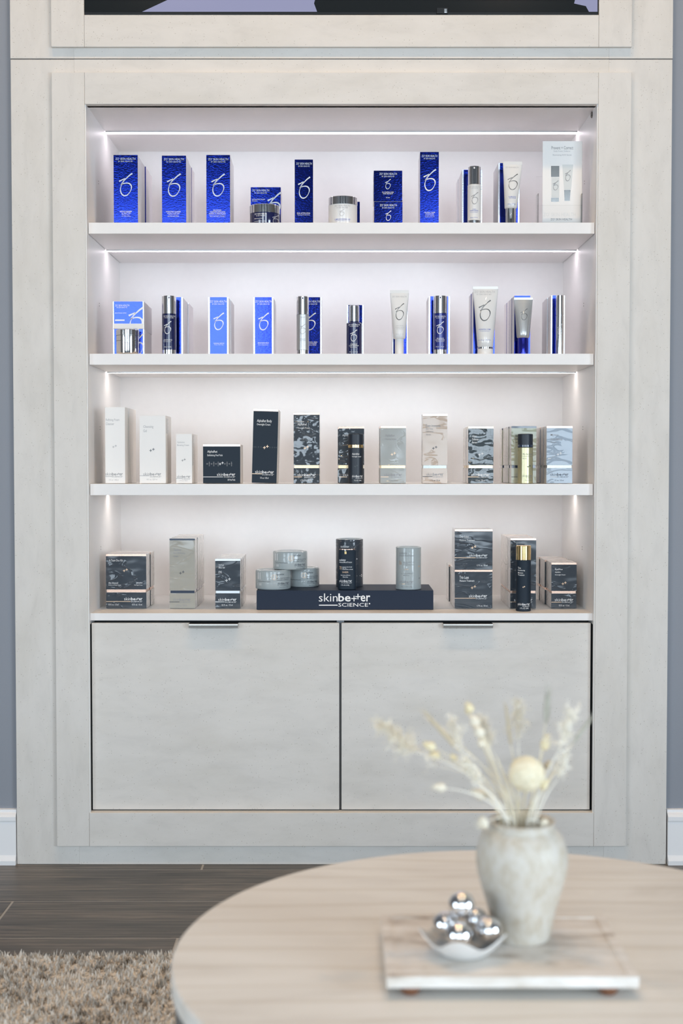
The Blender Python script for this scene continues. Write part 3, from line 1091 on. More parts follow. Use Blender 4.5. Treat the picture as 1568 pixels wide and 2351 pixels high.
def round_bottle(shelf, xc, w, ycap, ybody, ybase, label, body, capmat, basemat=None, d=0.02, group=None, capw=1.0, base=None, ring=None, cap_round=0.001, slot=True, bodyw=1.0,
                 neck=None, taper=0.0):
    Y = YS + d
    R = 0.5 * w / 1000.0 * ((Y - CAM_Y) / 3.05)
    R *= 1.0
    yc = Y + R
    xw = at(xc, ycap, yc)[0]
    R = 0.5 * (at(xc + w / 2, ycap, yc)[0] - at(xc - w / 2, ycap, yc)[0])
    zb = SH[shelf][0] if base is None else base
    zt = at(xc, ycap, Y)[1]
    zc = at(xc, ybody, Y)[1]
    zs = at(xc, ybase, Y)[1] if ybase else zb
    zs = max(zs, zb + 0.003)
    t = empty('pump_bottle', (xw, yc, zb), label, 'bottle', group)
    if basemat:
        MB().lathe(xw, yc, [(R - 0.001, zb), (R - 0.0003, zb + 0.0008), (R - 0.0003, zs)], 40).build('bottle_base', basemat, t, smooth=35)
        z0 = zs
    else:
        z0 = zb
    Rb = R * bodyw
    pr = [(Rb - 0.001, z0), (Rb, z0 + 0.0008), (Rb, zc - 0.001), (Rb - 0.001, zc)]
    if neck:
        zc2 = at(xc, neck, Y)[1]
        pr = [(Rb - 0.001, z0), (Rb, z0 + 0.0008), (Rb, zc - 0.0015), (Rb - 0.0015, zc), (Rb * 0.6, zc + 0.0003), (Rb * 0.6, zc2)]
        zc = zc2
    MB().lathe(xw, yc, pr, 40).build('bottle_body', body, t, smooth=35)
    Rc = R * capw
    MB().lathe(xw, yc, [(Rc, zc), (Rc, zt - cap_round), (Rc - cap_round, zt), (Rc - cap_round * 2.5, zt + 0.0002)], 40).build('cap', capmat, t, smooth=35)
    if ring:
        za, zbb = at(xc, ring[0], Y)[1], at(xc, ring[1], Y)[1]
        MB().lathe(xw, yc, [(R + 0.0002, zbb), (R + 0.0005, zbb + 0.0004), (R + 0.0005, za - 0.0004), (R + 0.0002, za)], 40).build('metal_ring', ring[2], t, smooth=35)
    surf = lambda x, z: yc - math.sqrt(max(1e-8, Rb ** 2 - (x - xw) ** 2))
    t['y_face'] = Y
    if slot:
        P = Print(Y, lambda x, z: yc - math.sqrt(max(1e-8, (R * capw) ** 2 - (x - xw) ** 2)), 0.0005)
        P.rect(xc - 1.6, xc + 1.6, ycap + 3, ycap + 7)
        P.build('spray_slot', slot if isinstance(slot, str) else 'navy_gloss', t)
    return t, surf


foil_carton(1, 1061, 1107, 389.5, 'blue silver-edged foil carton behind the white pump bottle', d=0.09, depth=0.05, n=3, border=0.075, group=G1, jig=0.003)
t, sf = round_bottle(1, 1089, 30.5, 380, 422, 505, 'white pump bottle with a tall mirror cap on the top shelf', 'pearl_plastic', 'chrome', 'chrome', group=G1, capw=0.94, slot='white_plastic')
lines(t, [("ZO' SKIN HEALTH", 1078, 1101, 427, 430), ('BY ZEIN OBAGI MD', 1081, 1098, 431, 433)], 'print_pale_grey', t['y_face'], sf)
mono(t, 1082, 1098, 440, 469, 'print_grey', t['y_face'], sf)
lines(t, [('DAILY', 1085, 1093, 479, 481), ('POWER DEFENSE', 1079, 1098, 482, 484.6), ('Protection Quotidienne', 1080, 1097, 486, 488), ('50 mL / 1.7 Fl. Oz.', 1080, 1097, 498, 500.5)], 'print_blue', t['y_face'], sf)

foil_carton(1, 1144, 1193, 374, 'blue silver-edged foil carton behind the chrome-capped tube', d=0.09, depth=0.05, n=2, border=0.075, group=G1)


def squeeze_tube(shelf, xc, wtop, wbot, ytop, ybot, capw, label, body, capmat, d=0.02, group=None, ring=None, crimp=6, shift=0.0, cap2=None, name='squeeze_tube'):
    """tube standing on its cap: flat crimped end up, round shoulder down"""
    Y = YS + d
    k = ((Y + 0.012 - CAM_Y) / F_PX)
    rb = wbot / 2 * k
    yc = Y + rb
    zb = SH[shelf][0]
    xw = at(xc, ytop, yc)[0]
    xs = shift * k
    zt, zc = at(xc, ytop, yc)[1], at(xc, ybot, yc - rb)[1]
    t = empty(name, (xw, yc, zb), label, 'tube', group)
    n = 40
    rings = []
    W = wtop / 2 * k
    zk = zt - crimp * k
    prof = [(0.0, 0.86 * rb, 0.86 * rb), (0.0022, rb, rb)]
    steps = 12
    for i in range(1, steps + 1):
        u = i / steps
        prof.append((0.0022 + (zk - zc - 0.0022) * u, rb + (W - rb) * u, rb * (1 - u ** 1.6) + 0.0010))
    for z, a, b in prof:
        u = z / (zk - zc)
        rings.append([(xw + xs * (1 - u) + a * math.cos(2 * math.pi * q / n), yc + b * math.sin(2 * math.pi * q / n), zc + z) for q in range(n)])
    MB().loft(rings).build('tube_body', body, t, smooth=60)
    m = MB().box(xw - W, xw + W, yc - 0.0009, yc + 0.0009, zk - 0.0004, zt, 0.0003)
    m.build('crimped_end', body, t)
    rc = capw / 2 * k
    cp = [(rc - 0.0008, zb), (rc, zb + 0.0008), (rc, zc - 0.0005), (rc - 0.0005, zc + 0.0005)]
    MB().lathe(xw + xs, yc, cp, n).build('cap', capmat, t, smooth=35)
    if ring:
        MB().lathe(xw + xs, yc, [(rb - 0.0002, zc - 0.0045), (rb + 0.0002, zc - 0.0040), (rb + 0.0002, zc - 0.0003), (rb - 0.0002, zc)], n).build('metal_ring', ring, t, smooth=35)

    def surf(x, z):
        u = min(1, max(0, (z - zc) / (zk - zc)))
        a, b = rb + (W - rb) * u, rb * (1 - u ** 1.6) + 0.0010
        q = (x - xw - xs * (1 - u)) / a
        return yc - b * math.sqrt(max(0.0, 1 - q * q))
    t['y_face'] = yc - rb
    return t, surf


t, sf = squeeze_tube(1, 1177, 44, 28, 371, 477, 24, 'clear white squeeze tube standing on a chrome cap', 'pearl_plastic', 'chrome', group=G1, crimp=7, shift=-4)
mono(t, 1166, 1190, 396, 436, 'print_chrome', t['y_face'], sf, 0.9)
lines(t, [('ILLUMINATING', 1168, 1185, 450, 452.5), ('AOX SERUM', 1169, 1184, 453.3, 455.5), ('50 mL / 1.7 Fl. Oz.', 1166, 1184, 467, 469.6)], 'print_blue', t['y_face'], sf)
lines(t, [("ZO' SKIN HEALTH", 1162, 1192, 380, 383)], 'print_pale_grey', t['y_face'], sf)

# leaflets in a clear acrylic holder
YH = YS + 0.03
hx0, hz1 = at(1235, 444, YH)
hx1 = at(1337, 444, YH)[0]
zb = SH[1][0]
t = empty('leaflet_holder', ((hx0 + hx1) / 2, YH + 0.02, zb), 'clear acrylic leaflet holder at the end of the top shelf', 'holder')
MB().box(hx0, hx1, YH + 0.030, YH + 0.032, zb + 0.001, hz1 + 0.045).build('back_sheet', 'clear_acrylic', t)
ZU = at(1237, 471, YH)[1]
MB().box(hx0, hx1, YH, YH + 0.002, zb + 0.001, ZU).build('front_sheet', 'clear_acrylic', t)
for a in (hx0, hx1 - 0.0015):
    MB().box(a, a + 0.0015, YH, YH + 0.032, zb + 0.001, hz1).build('side_sheet', 'clear_acrylic', t)
MB().box(hx0, hx1, YH, YH + 0.032, zb, zb + 0.0012).build('holder_floor', 'clear_acrylic', t)
YL = YH + 0.012
lx0, lz1 = at(1246, 324, YL)
lx1 = at(1336.5, 324, YL)[0]
for k in range(3):
    dz = -0.0012 * k
    lf = empty('leaflet', ((lx0 + lx1) / 2, YL + k * 0.003, zb + 0.0015), 'white printed leaflet standing in the acrylic holder' + (', front of the set' if k == 0 else ', %s in the set' % ORD[k]), 'leaflet', 'leaflets in the acrylic holder')
    MB().box(lx0 + 0.001 * k, lx1 + 0.0008 * k, YL + k * 0.003, YL + k * 0.003 + 0.0016, zb + 0.0015, lz1 + dz, 0.0002).build('leaflet_sheet', 'white_card', lf)
    if k == 0:
        lf['y_face'] = YL
        lines(lf, [('Prevent + Correct', 1266, 1316, 335.5, 343)], 'print_grey', YL)
        lines(lf, [('Daily Power Defense', 1271, 1309, 345.5, 349.5), ('Illuminating AOX Serum', 1269, 1312, 354, 358.5)], 'print_pale_grey', YL)
        lines(lf, [("ZO' SKIN HEALTH", 1264, 1313, 501, 506)], 'print_grey', YL)
        lines(lf, [("ZO' SKIN HEALTH", 1247, 1322, 488, 497)], 'white_plastic', YL)
        P = Print(YL).rect(1265, 1284, 381, 406).rect(1265, 1283, 454, 463)
        P.put([(1295, 436), (1310, 436), (1308, 461), (1296, 461)], [(0, 1, 2, 3)])
        P.build('printed_caps', 'print_chrome', lf)
        P = Print(YL).rect(1266, 1284, 407, 453)
        P.put([(1291, 378), (1316, 378), (1311, 435), (1295, 435)], [(0, 1, 2, 3)])
        P.build('printed_bottles', 'tin_top', lf)
        mono(lf, 1269, 1282, 414, 437, 'print_grey', YL - 0.0004)
        mono(lf, 1297, 1310, 390, 416, 'print_grey', YL - 0.0004)

# ---- second shelf
BD = 0.065
lowtop = at(295, 755.5, YS + 0.06)[1]
t = foil_carton(2, 259.5, 331, 755.5, 'lower square blue carton stacked behind the mirror jar', d=0.06, depth=0.07, n=2, border=0.035, group=G2, jig=0.003)
mono(t, 307, 330, 764, 815, 'print_white', wk=1.2)
t = foil_carton(2, 259, 330, 692, 'upper square blue carton with white margin stacked behind the mirror jar', d=0.06, depth=0.07, n=2, border=0.03, base=lowtop + 0.0004, group=G2)
Y = t['y_face']
xa, za = at(260, 743, Y)
xb, zb2 = at(329.5, 755, Y)
MB().box(xa, xb, Y - 0.0006, Y - 0.0003, zb2, za).build('white_margin', 'white_card', t)
lines(t, [("ZO' SKIN HEALTH", 264, 297, 699, 703.5), ('BY ZEIN OBAGI MD', 268, 292, 704.5, 707.3), ('BRIGHTENING CREME', 264, 290, 717.5, 720)])
Print(Y - 0.0003).rect(264, 286, 733.5, 736.8).build('lettering', 'print_white', t)
mono(t, 295, 329, 704, 760, 'print_white', wk=1.25)
t, sf, yc, R, xcw = jar(2, 293, 53, 755, 768.5, 'mirror silver jar with a two-step lid standing before the stacked cartons', 'chrome', 'chrome', d=0.012, group=G2)
for yy in (768.5, 781):
    z = at(293, yy, yc - R)[1]
    MB().lathe(xcw, yc, [(R + 0.0001, z - 0.0005), (R + 0.0001, z + 0.0005)], 48, cap0=False, cap1=False).build('lid_groove', 'pewter_band', t)

foil_carton(2, 372, 419.5, 682, 'blue silver-edged foil carton behind the tall navy bottle', d=0.075, depth=0.052, n=4, border=0.07, group=G2)
t, sf = round_bottle(2, 388, 32.5, 678, 719.5, 802.5, 'tall navy pump bottle with mirror cap and mirror base', 'navy_gloss', 'chrome', 'chrome', group=G2)
lines(t, [("ZO' SKIN HEALTH", 375, 401, 724, 727.3), ('BY ZEIN OBAGI MD', 378, 398, 728.5, 730.5)], 'print_white', t['y_face'], sf)
mono(t, 376, 393, 736.5, 767, 'print_white', t['y_face'], sf)
lines(t, [('GROWTH FACTOR', 376, 395, 779, 781.8), ('Serum Performance', 376, 393, 783, 785), ('30 mL / 1 Fl. Oz.', 377, 393, 795, 797.4)], 'print_white', t['y_face'], sf)

t = foil_carton(2, 478, 524.5, 682, 'pale lit blue silver-edged carton nearer the tall navy bottle', d=0.05, depth=0.05, n=3, border=0.075, group=G2)
brand_lines(t, 482, 520, 689.5, 1.0, 'print_white')
mono(t, 490, 514, 717, 758, 'print_white', wk=1.15)
lines(t, [('WRINKLE REPAIR', 490, 515, 787, 789.5), ('Creme Anti-rides', 492, 513, 790.5, 792.5)])
t = foil_carton(2, 581.5, 627.5, 682, 'pale lit blue silver-edged carton next to the satin silver bottle', d=0.05, depth=0.05, n=3, border=0.075, group=G2)
brand_lines(t, 586, 624, 689.5, 1.0, 'print_white')
mono(t, 593, 617, 717, 758.5, 'print_white', wk=1.15)
lines(t, [('BRIGHTENING SERUM', 592, 617, 786, 789), ('Serum Eclaircissant', 593, 616, 790.5, 792.7)])

t = foil_carton(2, 690, 738.5, 682, 'blue foil carton with silver edges behind the satin silver bottle', d=0.075, depth=0.05, n=1, border=0.07, group=G2)
brand_lines(t, 694, 734, 689.5, 1.0, 'print_white')
mono(t, 699, 725, 717, 758.5, 'print_white', wk=1.15)
lines(t, [('RETINOL SKIN', 703, 728, 784, 787), ('BRIGHTENER', 704, 727, 788, 790.5), ('Retinol Eclat', 706, 726, 791.5, 793.5)])
t, sf = round_bottle(2, 695, 28.5, 679.5, 721, 803.5, 'satin silver pump bottle with mirror cap on the second shelf', 'silver_plastic', 'chrome', 'chrome', group=G2)
mono(t, 687, 703, 742, 767, 'print_pale_grey', t['y_face'], sf)
lines(t, [("ZO' SKIN HEALTH", 684, 706, 727, 729.5), ('ADVANCED RADICAL', 685, 705, 777, 779.3), ('NIGHT REPAIR', 686, 704, 780.5, 782.5)], 'print_pale_grey', t['y_face'], sf)

foil_carton(2, 796, 835, 700, 'short blue foil carton with silver edges behind the short navy bottle', d=0.07, depth=0.04, n=1, border=0.09, group=G2)
t, sf = round_bottle(2, 813, 36, 700, 740, None, 'short navy glass bottle with a narrow mirror cap', 'navy_gloss', 'chrome', None, group=G2, capw=0.66, neck=736.5, slot=False)
lines(t, [("ZO' SKIN HEALTH", 800, 826, 743.5, 747), ('BY ZEIN OBAGI MD', 803, 823, 748, 750)], 'print_white', t['y_face'], sf)
mono(t, 804, 820, 756, 784, 'print_white', t['y_face'], sf)
lines(t, [('COMPLEXION', 804, 820, 789, 791.3), ('CLARIFYING SERUM', 801, 823, 792.3, 794.8), ('Serum Clarifiant', 804, 820, 796, 798), ('30 mL / 1 Fl. Oz.', 802, 822, 806.5, 809)], 'print_white', t['y_face'], sf)

foil_carton(2, 901, 936, 676, 'slim blue foil carton with silver edges behind the white tube with white cap', d=0.07, depth=0.04, n=1, border=0.06, group=G2)
t, sf = squeeze_tube(2, 917, 43, 28, 666, 777, 20, 'small white squeeze tube standing on a white cap, on the second shelf', 'white_plastic', 'white_plastic', group=G2, crimp=7)
mono(t, 907, 928, 694, 735, 'print_chrome', t['y_face'], sf, 0.9)
lines(t, [("ZO' SKIN HEALTH", 901, 934, 677.5, 681.5), ('ACNE CONTROL', 909, 927, 746.5, 749), ('Traitement anti-acne', 908, 928, 750.5, 752.5), ('10% Benzoyl', 910, 926, 754, 756), ('60 mL / 2 Fl. Oz.', 909, 927, 766, 768)], 'print_pale_grey', t['y_face'], sf)

foil_carton(2, 984, 1033, 680, 'blue foil carton with wide silver edges behind the royal blue bottle', d=0.075, depth=0.05, n=2, border=0.075, group=G2)
t, sf = round_bottle(2, 1011, 31, 678, 718.5, 802, 'royal blue pump bottle with mirror cap and mirror base', 'blue_gloss', 'chrome', 'chrome', group=G2)
lines(t, [("ZO' SKIN HEALTH", 999, 1023, 724.5, 728), ('BY ZEIN OBAGI MD', 1002, 1020, 729.3, 731)], 'print_white', t['y_face'], sf)
mono(t, 1002, 1019, 737, 767, 'print_white', t['y_face'], sf)
lines(t, [('BRIGHTALIVE', 1003, 1019, 775.5, 778), ('SKIN BRIGHTENER', 1000, 1021, 779.2, 781.5), ('Eclaircissant', 1002, 1020, 782.8, 784.6), ('50 mL / 1.7 Fl. Oz.', 1001, 1020, 794.5, 796.8)], 'print_white', t['y_face'], sf)

foil_carton(2, 1087, 1136, 668, 'tall blue foil carton hidden behind the large white tube', d=0.07, depth=0.05, n=2, border=0.0, group=G2)
t, sf = squeeze_tube(2, 1114.5, 58, 36, 657.5, 796, 36, 'large white squeeze tube with a silver ring above its white cap', 'pearl_plastic', 'white_plastic', group=G2, crimp=6, ring='chrome')
mono(t, 1100, 1128, 686, 737, 'print_chrome', t['y_face'], sf, 0.9)
lines(t, [("ZO' SKIN HEALTH", 1091, 1138, 665, 670.5), ('BY ZEIN OBAGI MD', 1096, 1130, 672.5, 675.5)], 'print_pale_grey', t['y_face'], sf)
lines(t, [('HYDRATING CREME', 1100, 1127, 754.5, 757.6), ('Creme Hydratante', 1103, 1124, 759, 761.2), ('113 g / 4 Oz.', 1099, 1128, 779.5, 782)], 'print_blue', t['y_face'], sf)

foil_carton(2, 1181, 1217.5, 678.5, 'blue foil carton behind the grey tube with blue cap', d=0.07, depth=0.045, n=4, border=0.0, group=G2, jig=0.002)
t, sf = squeeze_tube(2, 1201.5, 43, 29, 683, 775, 24, 'pewter grey squeeze tube standing on a metallic blue cap', 'silver_plastic', 'blue_metal_cap', group=G2, crimp=5)
mono(t, 1196, 1212, 706.5, 735, 'print_chrome', t['y_face'], sf, 0.9)
lines(t, [("ZO' SKIN HEALTH", 1186, 1218, 694, 697), ('EYE BRIGHTENING', 1194, 1213, 750, 752)], 'print_pale_grey', t['y_face'], sf)

foil_carton(2, 1265, 1297, 678, 'slim blue foil carton with silver edges behind the slim mirror bottle', d=0.06, depth=0.045, n=3, border=0.10, group=G2, jig=0.002)
t, sf = round_bottle(2, 1285.5, 18, 677, 723, None, 'slim mirror silver bottle near the far side panel of the second shelf', 'chrome', 'chrome', None, group=G2, slot=False)
mono(t, 1280, 1292, 742, 770, 'print_pale_grey', t['y_face'], sf)


# ---- third and fourth shelf: cartons with lid, band and base
def carton(shelf, x0, x1, ytop, label, d, depth, n, front, band=None, bandmat='pale_gold_band', edge='copper_edge', side='white_side_wrapped', group=None, base=None,
           jig=0.0015, lean=0.0, topcol=None, edge_px=4.5):
    Y = YS + d
    zb = SH[shelf][0] if base is None else base
    xa, zt = at(x0, ytop, Y)
    xb = at(x1, ytop, Y)[0]
    t = empty('product_carton', ((xa + xb) / 2, Y + depth / 2, zb), label if n == 1 else label + ', front of row', 'box', group)
    px = 0.00102
    if band:
        zb1, zb0 = at(x0, band[0], Y)[1], at(x0, band[1], Y)[1]
        MB().box(xa, xb, Y + 0.0005, Y + depth, zb1, zt, 0.0007).build('lid', side, t)
        MB().box(xa + 0.0016, xb - 0.0016, Y + 0.0020, Y + depth - 0.0016, zb0 - 0.001, zb1 + 0.001).build('inner_band', bandmat, t)
        MB().box(xa, xb, Y + 0.0005, Y + depth, zb, zb0, 0.0007).build('carton_base', side, t)
        MB().box(xa, xb, Y, Y + 0.0006, zb1 + 0.0003, zt - edge_px * px if edge else zt - 0.0004, 0.0001).build('lid_front', front, t)
        MB().box(xa, xb, Y, Y + 0.0006, zb + 0.0003, zb0 - 0.0003, 0.0001).build('base_front', front, t)
    else:
        MB().box(xa, xb, Y + 0.0005, Y + depth, zb, zt, 0.0007).build('carton_body', side, t)
        MB().box(xa, xb, Y, Y + 0.0006, zb + 0.0003, zt - edge_px * px if edge else zt - 0.0004, 0.0001).build('carton_front', front, t)
    if edge:
        MB().box(xa, xb, Y + 0.0001, Y + 0.003, zt - edge_px * px + 0.0002, zt + 0.0002, 0.0002).build('metal_edge', edge, t)
    if n > 1:
        row_behind(t, n, depth, label, group, jig, int(x0))
    t['y_face'] = Y
    if lean:
        t.rotation_euler = (0, math.radians(lean), 0)
    return t


def wordmark(t, x0, x1, y0, y1, mat='print_white', line=None, linemat='print_gold', Y=None, surf=None):
    Yp = t['y_face'] if Y is None else Y
    Print(Yp, surf).wordmark(x0, x1, y0, y1, line).build('lettering', mat, t)
    if line:
        Print(Yp, surf).rect(line[0], line[1], line[2] - 0.6, line[2] + 0.6).build('wordmark_rule', linemat, t)


def crosses(t, cx, cy, r=2.8, mat='print_gold', Y=None, surf=None):
    P = Print(t['y_face'] if Y is None else Y, surf)
    P.plus(cx - 2.9 * r / 2.8, cy + 1.3 * r / 2.8, r, 0.55).plus(cx + 2.9 * r / 2.8, cy - 1.3 * r / 2.8, r, 0.55)
    P.build('emblem', mat, t)


def side_text(t, x1, y0, y1, depth, n, w=0.0):
    """columns of fine print on the side faces that can be seen"""
    Y = t['y_face']
    xw = at(x1, 1000, Y)[0] + 0.00025
    m = MB()
    k = 0
    y = y0
    while y < y1:
        za, zb_ = at(x1, y, Y)[1], at(x1, y + 1.1, Y)[1]
        m.add([(xw, Y + 0.004, za), (xw, Y + depth - 0.006 - 0.004 * ((k * 7) % 3), za), (xw, Y + depth - 0.006 - 0.004 * ((k * 7) % 3), zb_), (xw, Y + 0.004, zb_)], [(0, 1, 2, 3)])
        y += 2.9
        k += 1
    m.build('fine_print', 'print_pale_grey', t, fixn=False)


def cartonrow_text(t, rows, mat):
    lines(t, rows, mat, t['y_face'])


t = carton(3, 241, 286.5, 934.5, 'tall white carton for foam cleanser standing next to the side panel', 0.03, 0.052, 1, 'white_card', edge=None, side='white_side_warm', group=G3)
cartonrow_text(t, [('Refining Foam', 243, 274, 961, 968), ('Cleanser', 243, 262, 970, 976)], 'print_pale_grey')
crosses(t, 263, 1025, 2.6, 'print_pale_grey')
wordmark(t, 242, 282, 1085, 1096, 'print_grey', (241, 258, 1094), 'print_pale_grey')
cartonrow_text(t, [('5 fl. oz. / 148 ml', 250, 272, 1100, 1103.5)], 'print_pale_grey')
side_text(t, 286.5, 943, 1003, 0.052, 1)
row_behind(t, 3, 0.052, 'tall white carton for foam cleanser', G3, 0.001, 2)
t['label'] += ', front of row'
t = carton(3, 320, 380, 953.5, 'broad white carton for cleansing gel', 0.03, 0.052, 1, 'white_card', edge=None, side='white_side_warm', group=G3)
cartonrow_text(t, [('Cleansing', 329, 352, 976.5, 984), ('Gel', 329, 337, 986, 992)], 'print_pale_grey')
crosses(t, 349, 1033, 3.0, 'print_dark')
wordmark(t, 329, 370, 1085, 1096, 'print_grey', (320, 343, 1092.5), 'print_pale_grey')
cartonrow_text(t, [('8 fl. oz. / 237 ml', 337, 361, 1099, 1102.5)], 'print_pale_grey')
side_text(t, 380, 961, 993, 0.052, 1)
row_behind(t, 2, 0.052, 'broad white carton for cleansing gel', G3, 0.001, 3)
t['label'] += ', front of row'
t = carton(3, 404, 440.5, 995.5, 'small white carton beside the navy pads box', 0.03, 0.042, 1, 'white_card', edge=None, side='white_side_warm', group=G3)
cartonrow_text(t, [('Hydration', 407, 424, 1013.5, 1018), ('Boosting Cream', 407, 434, 1020, 1025)], 'print_pale_grey')
crosses(t, 421.5, 1056, 2.4, 'print_grey')
wordmark(t, 406, 437, 1091, 1101, 'print_grey', (404, 418, 1098.5), 'print_pale_grey')
cartonrow_text(t, [('1.7 fl. oz. / 50 ml', 412, 430, 1102, 1105)], 'print_pale_grey')
side_text(t, 440.5, 1000, 1068, 0.042, 1)
row_behind(t, 3, 0.042, 'small white carton beside the navy pads box', G3, 0.001, 4)
t['label'] += ', front of row'

t = carton(3, 466, 551.5, 1020.5, 'wide matte navy pads box with copper top edge and a row of crosses', 0.03, 0.085, 1, 'navy_card', side='white_side_warm', group=G3)
cartonrow_text(t, [('AlphaRet', 476, 499, 1034, 1041), ('Exfoliating Peel Pads', 476, 511, 1043, 1048.5)], 'print_white')
P = Print(t['y_face'])
for k in range(12):
    if k not in (6, 7):
        P.plus(475.5 + k * 5.1, 1065, 2.0, 0.35)
        if k % 2:
            P.plus(475.5 + k * 5.1, 1061.5, 1.6, 0.3).plus(475.5 + k * 5.1, 1069, 1.6, 0.3)
P.build('emblem', 'print_grey', t)
crosses(t, 508, 1064, 2.8, 'print_white')
wordmark(t, 498, 540, 1086, 1096.5, 'print_white', (466, 512, 1095), 'print_white')
cartonrow_text(t, [('30 Peel Pads', 522.5, 540, 1099.5, 1103.5)], 'print_white')

t = carton(3, 577.5, 634.5, 940.5, 'tall matte navy carton leaning slightly, with copper top edge', 0.03, 0.052, 2, 'navy_card', side='white_side_warm', group=G3, lean=0, jig=0.0)
cartonrow_text(t, [('AlphaRet Body', 586, 620, 964, 972), ('Overnight Cream', 586, 617, 973, 979)], 'print_white')
P = Print(t['y_face'])
for k in (581, 585, 591, 597, 617, 623, 628, 632):
    P.plus(k, 1027.5, 2.0, 0.3)
P.build('emblem', 'print_faint', t)
crosses(t, 608, 1027, 3.2, 'print_gold')
wordmark(t, 585, 628, 1081, 1092, 'print_white', (578, 601, 1089))
cartonrow_text(t, [('5 fl. oz. / 150 ml', 597, 616, 1096, 1100)], 'print_white')
for o in [t] + [o for o in bpy.data.objects if o.get('label', '').startswith('tall matte navy carton leaning') and o is not t]:
    o.rotation_euler = (0, math.radians(1.6), 0)
    o.location.z += 0.0008

t = carton(3, 674, 733.5, 948, 'tall navy carton in badly creased film with gold band', 0.03, 0.05, 2, 'navy_wrapped_creased', (1068, 1074.5), group=G3)
cartonrow_text(t, [('Intensive', 683, 698, 966, 969.5), ('AlphaRet', 683, 704, 972, 978), ('Overnight Cream', 683, 711, 981, 985)], 'print_white')
crosses(t, 703, 1027.5, 3.0, 'print_gold')
wordmark(t, 683, 725, 1087, 1097, 'print_white', (675, 693, 1095))
cartonrow_text(t, [('1.7 FL. OZ. / 50 ML', 690, 715, 1101, 1105)], 'print_white')

t = carton(3, 778, 836, 979.5, 'navy carton in creased film behind the black bottle with gold ring', 0.06, 0.05, 3, 'navy_wrapped_creased', (1068, 1075), group=G3, jig=0.003)
cartonrow_text(t, [('AlphaRet', 786, 806, 997, 1003)], 'print_white')
wordmark(t, 787, 829, 1087, 1097, 'print_white', (779, 797, 1095))
t, sf = round_bottle(3, 816.5, 34.5, 996, 1027, None, 'black navy bottle with gold ring below its cap on the third shelf', 'navy_matte', 'navy_matte', None, d=0.012, group=G3, ring=(1021, 1028, 'gold'), slot=False)
lines(t, [('AlphaRet', 808, 825, 1040, 1045.5), ('Overnight Cream', 808, 829, 1046.5, 1050.5)], 'print_white', t['y_face'], sf)
crosses(t, 817.5, 1070, 2.2, 'print_faint', t['y_face'], sf)
wordmark(t, 808, 833, 1090.5, 1099, 'print_white', None, Y=t['y_face'], surf=sf)
lines(t, [('1 FL. OZ. / 30 ML', 813, 830, 1101.5, 1104.5)], 'print_white', t['y_face'], sf)

t = carton(3, 873.5, 932, 978.5, 'grey carton in clear film with gold band and copper top edge', 0.03, 0.05, 2, 'grey_wrapped', (1068.5, 1074.5), group=G3)
cartonrow_text(t, [('AlphaRet', 884, 906, 997, 1004), ('Clearing Serum', 884, 909, 1006, 1011)], 'print_grey')
crosses(t, 903, 1042, 3.0, 'print_gold')
wordmark(t, 882, 923, 1086.5, 1097, 'print_grey', (874, 892, 1095))
cartonrow_text(t, [('1 fl. oz. / 30 ml', 892, 913, 1101, 1105)], 'print_grey')

t = carton(3, 970.5, 1027, 950.5, 'tall rose beige carton in clear film with pewter band', 0.03, 0.05, 1, 'beige_wrapped', (1068.5, 1075), 'pewter_band', group=G3)
cartonrow_text(t, [('Even Intensive', 978, 1011, 974, 980.5), ('Skin Tone', 978, 994, 982, 986.5), ('Correcting', 978, 995, 988.5, 993.5), ('Serum', 978, 989, 995.5, 999.5)], 'print_grey')
crosses(t, 998, 1028, 3.0, 'print_dark')
wordmark(t, 979, 1018, 1085.5, 1096.5, 'print_grey', (970, 993, 1094), 'print_dark')
cartonrow_text(t, [('1.7 fl. oz. / 50 ml', 987, 1010, 1101, 1104.5)], 'print_dark')

t = carton(3, 1075, 1133, 979.5, 'dark green navy carton in creased film with pale gold band', 0.03, 0.05, 3, 'dark_green_wrapped', (1068.5, 1074.5), edge='pale_gold_band', group=G3, jig=0.002)
cartonrow_text(t, [('Alto', 1084, 1094, 999, 1004), ('Defense', 1084, 1098, 1006, 1011), ('Serum', 1084, 1095, 1013, 1018)], 'print_white')
crosses(t, 1104, 1043, 3.0, 'print_white')
wordmark(t, 1082, 1124, 1086.5, 1097, 'print_white', (1074, 1098, 1095))
cartonrow_text(t, [('1 fl. oz. / 30 ml', 1092, 1113, 1101, 1105)], 'print_white')

t = carton(3, 1174, 1231.5, 978.5, 'sage gold carton in clear film behind the olive gold bottle', 0.06, 0.042, 5, 'sage_wrapped', (1068, 1074.5), 'navy_band', edge='navy_band', group=G3, jig=0.002)
cartonrow_text(t, [('Alto', 1183, 1189, 998, 1003), ('Defense', 1183, 1194, 1006, 1010), ('Serum', 1183, 1194, 1013, 1017)], 'print_dark')
wordmark(t, 1182, 1222, 1086, 1097, 'print_grey', (1174, 1198, 1095), 'print_dark')
t, sf = round_bottle(3, 1206, 34.5, 996, 1027, None, 'olive gold bottle with a black cap on the third shelf', 'olive_gold', 'navy_matte', None, d=0.012, group=G3, ring=(1021, 1026.5, 'navy_band'), slot=False, bodyw=1.0)
lines(t, [('Alto Advanced', 1200, 1222, 1040, 1044.5), ('Defense and Repair', 1200, 1222, 1046, 1049.5), ('Serum', 1200, 1209, 1051, 1054)], 'print_grey', t['y_face'], sf)
crosses(t, 1214.5, 1070.5, 2.2, 'print_dark', t['y_face'], sf)
wordmark(t, 1199, 1222, 1090, 1098, 'print_grey', None, Y=t['y_face'], surf=sf)
lines(t, [('1 fl. oz. / 30 ml', 1205, 1221, 1101, 1104)], 'print_grey', t['y_face'], sf)

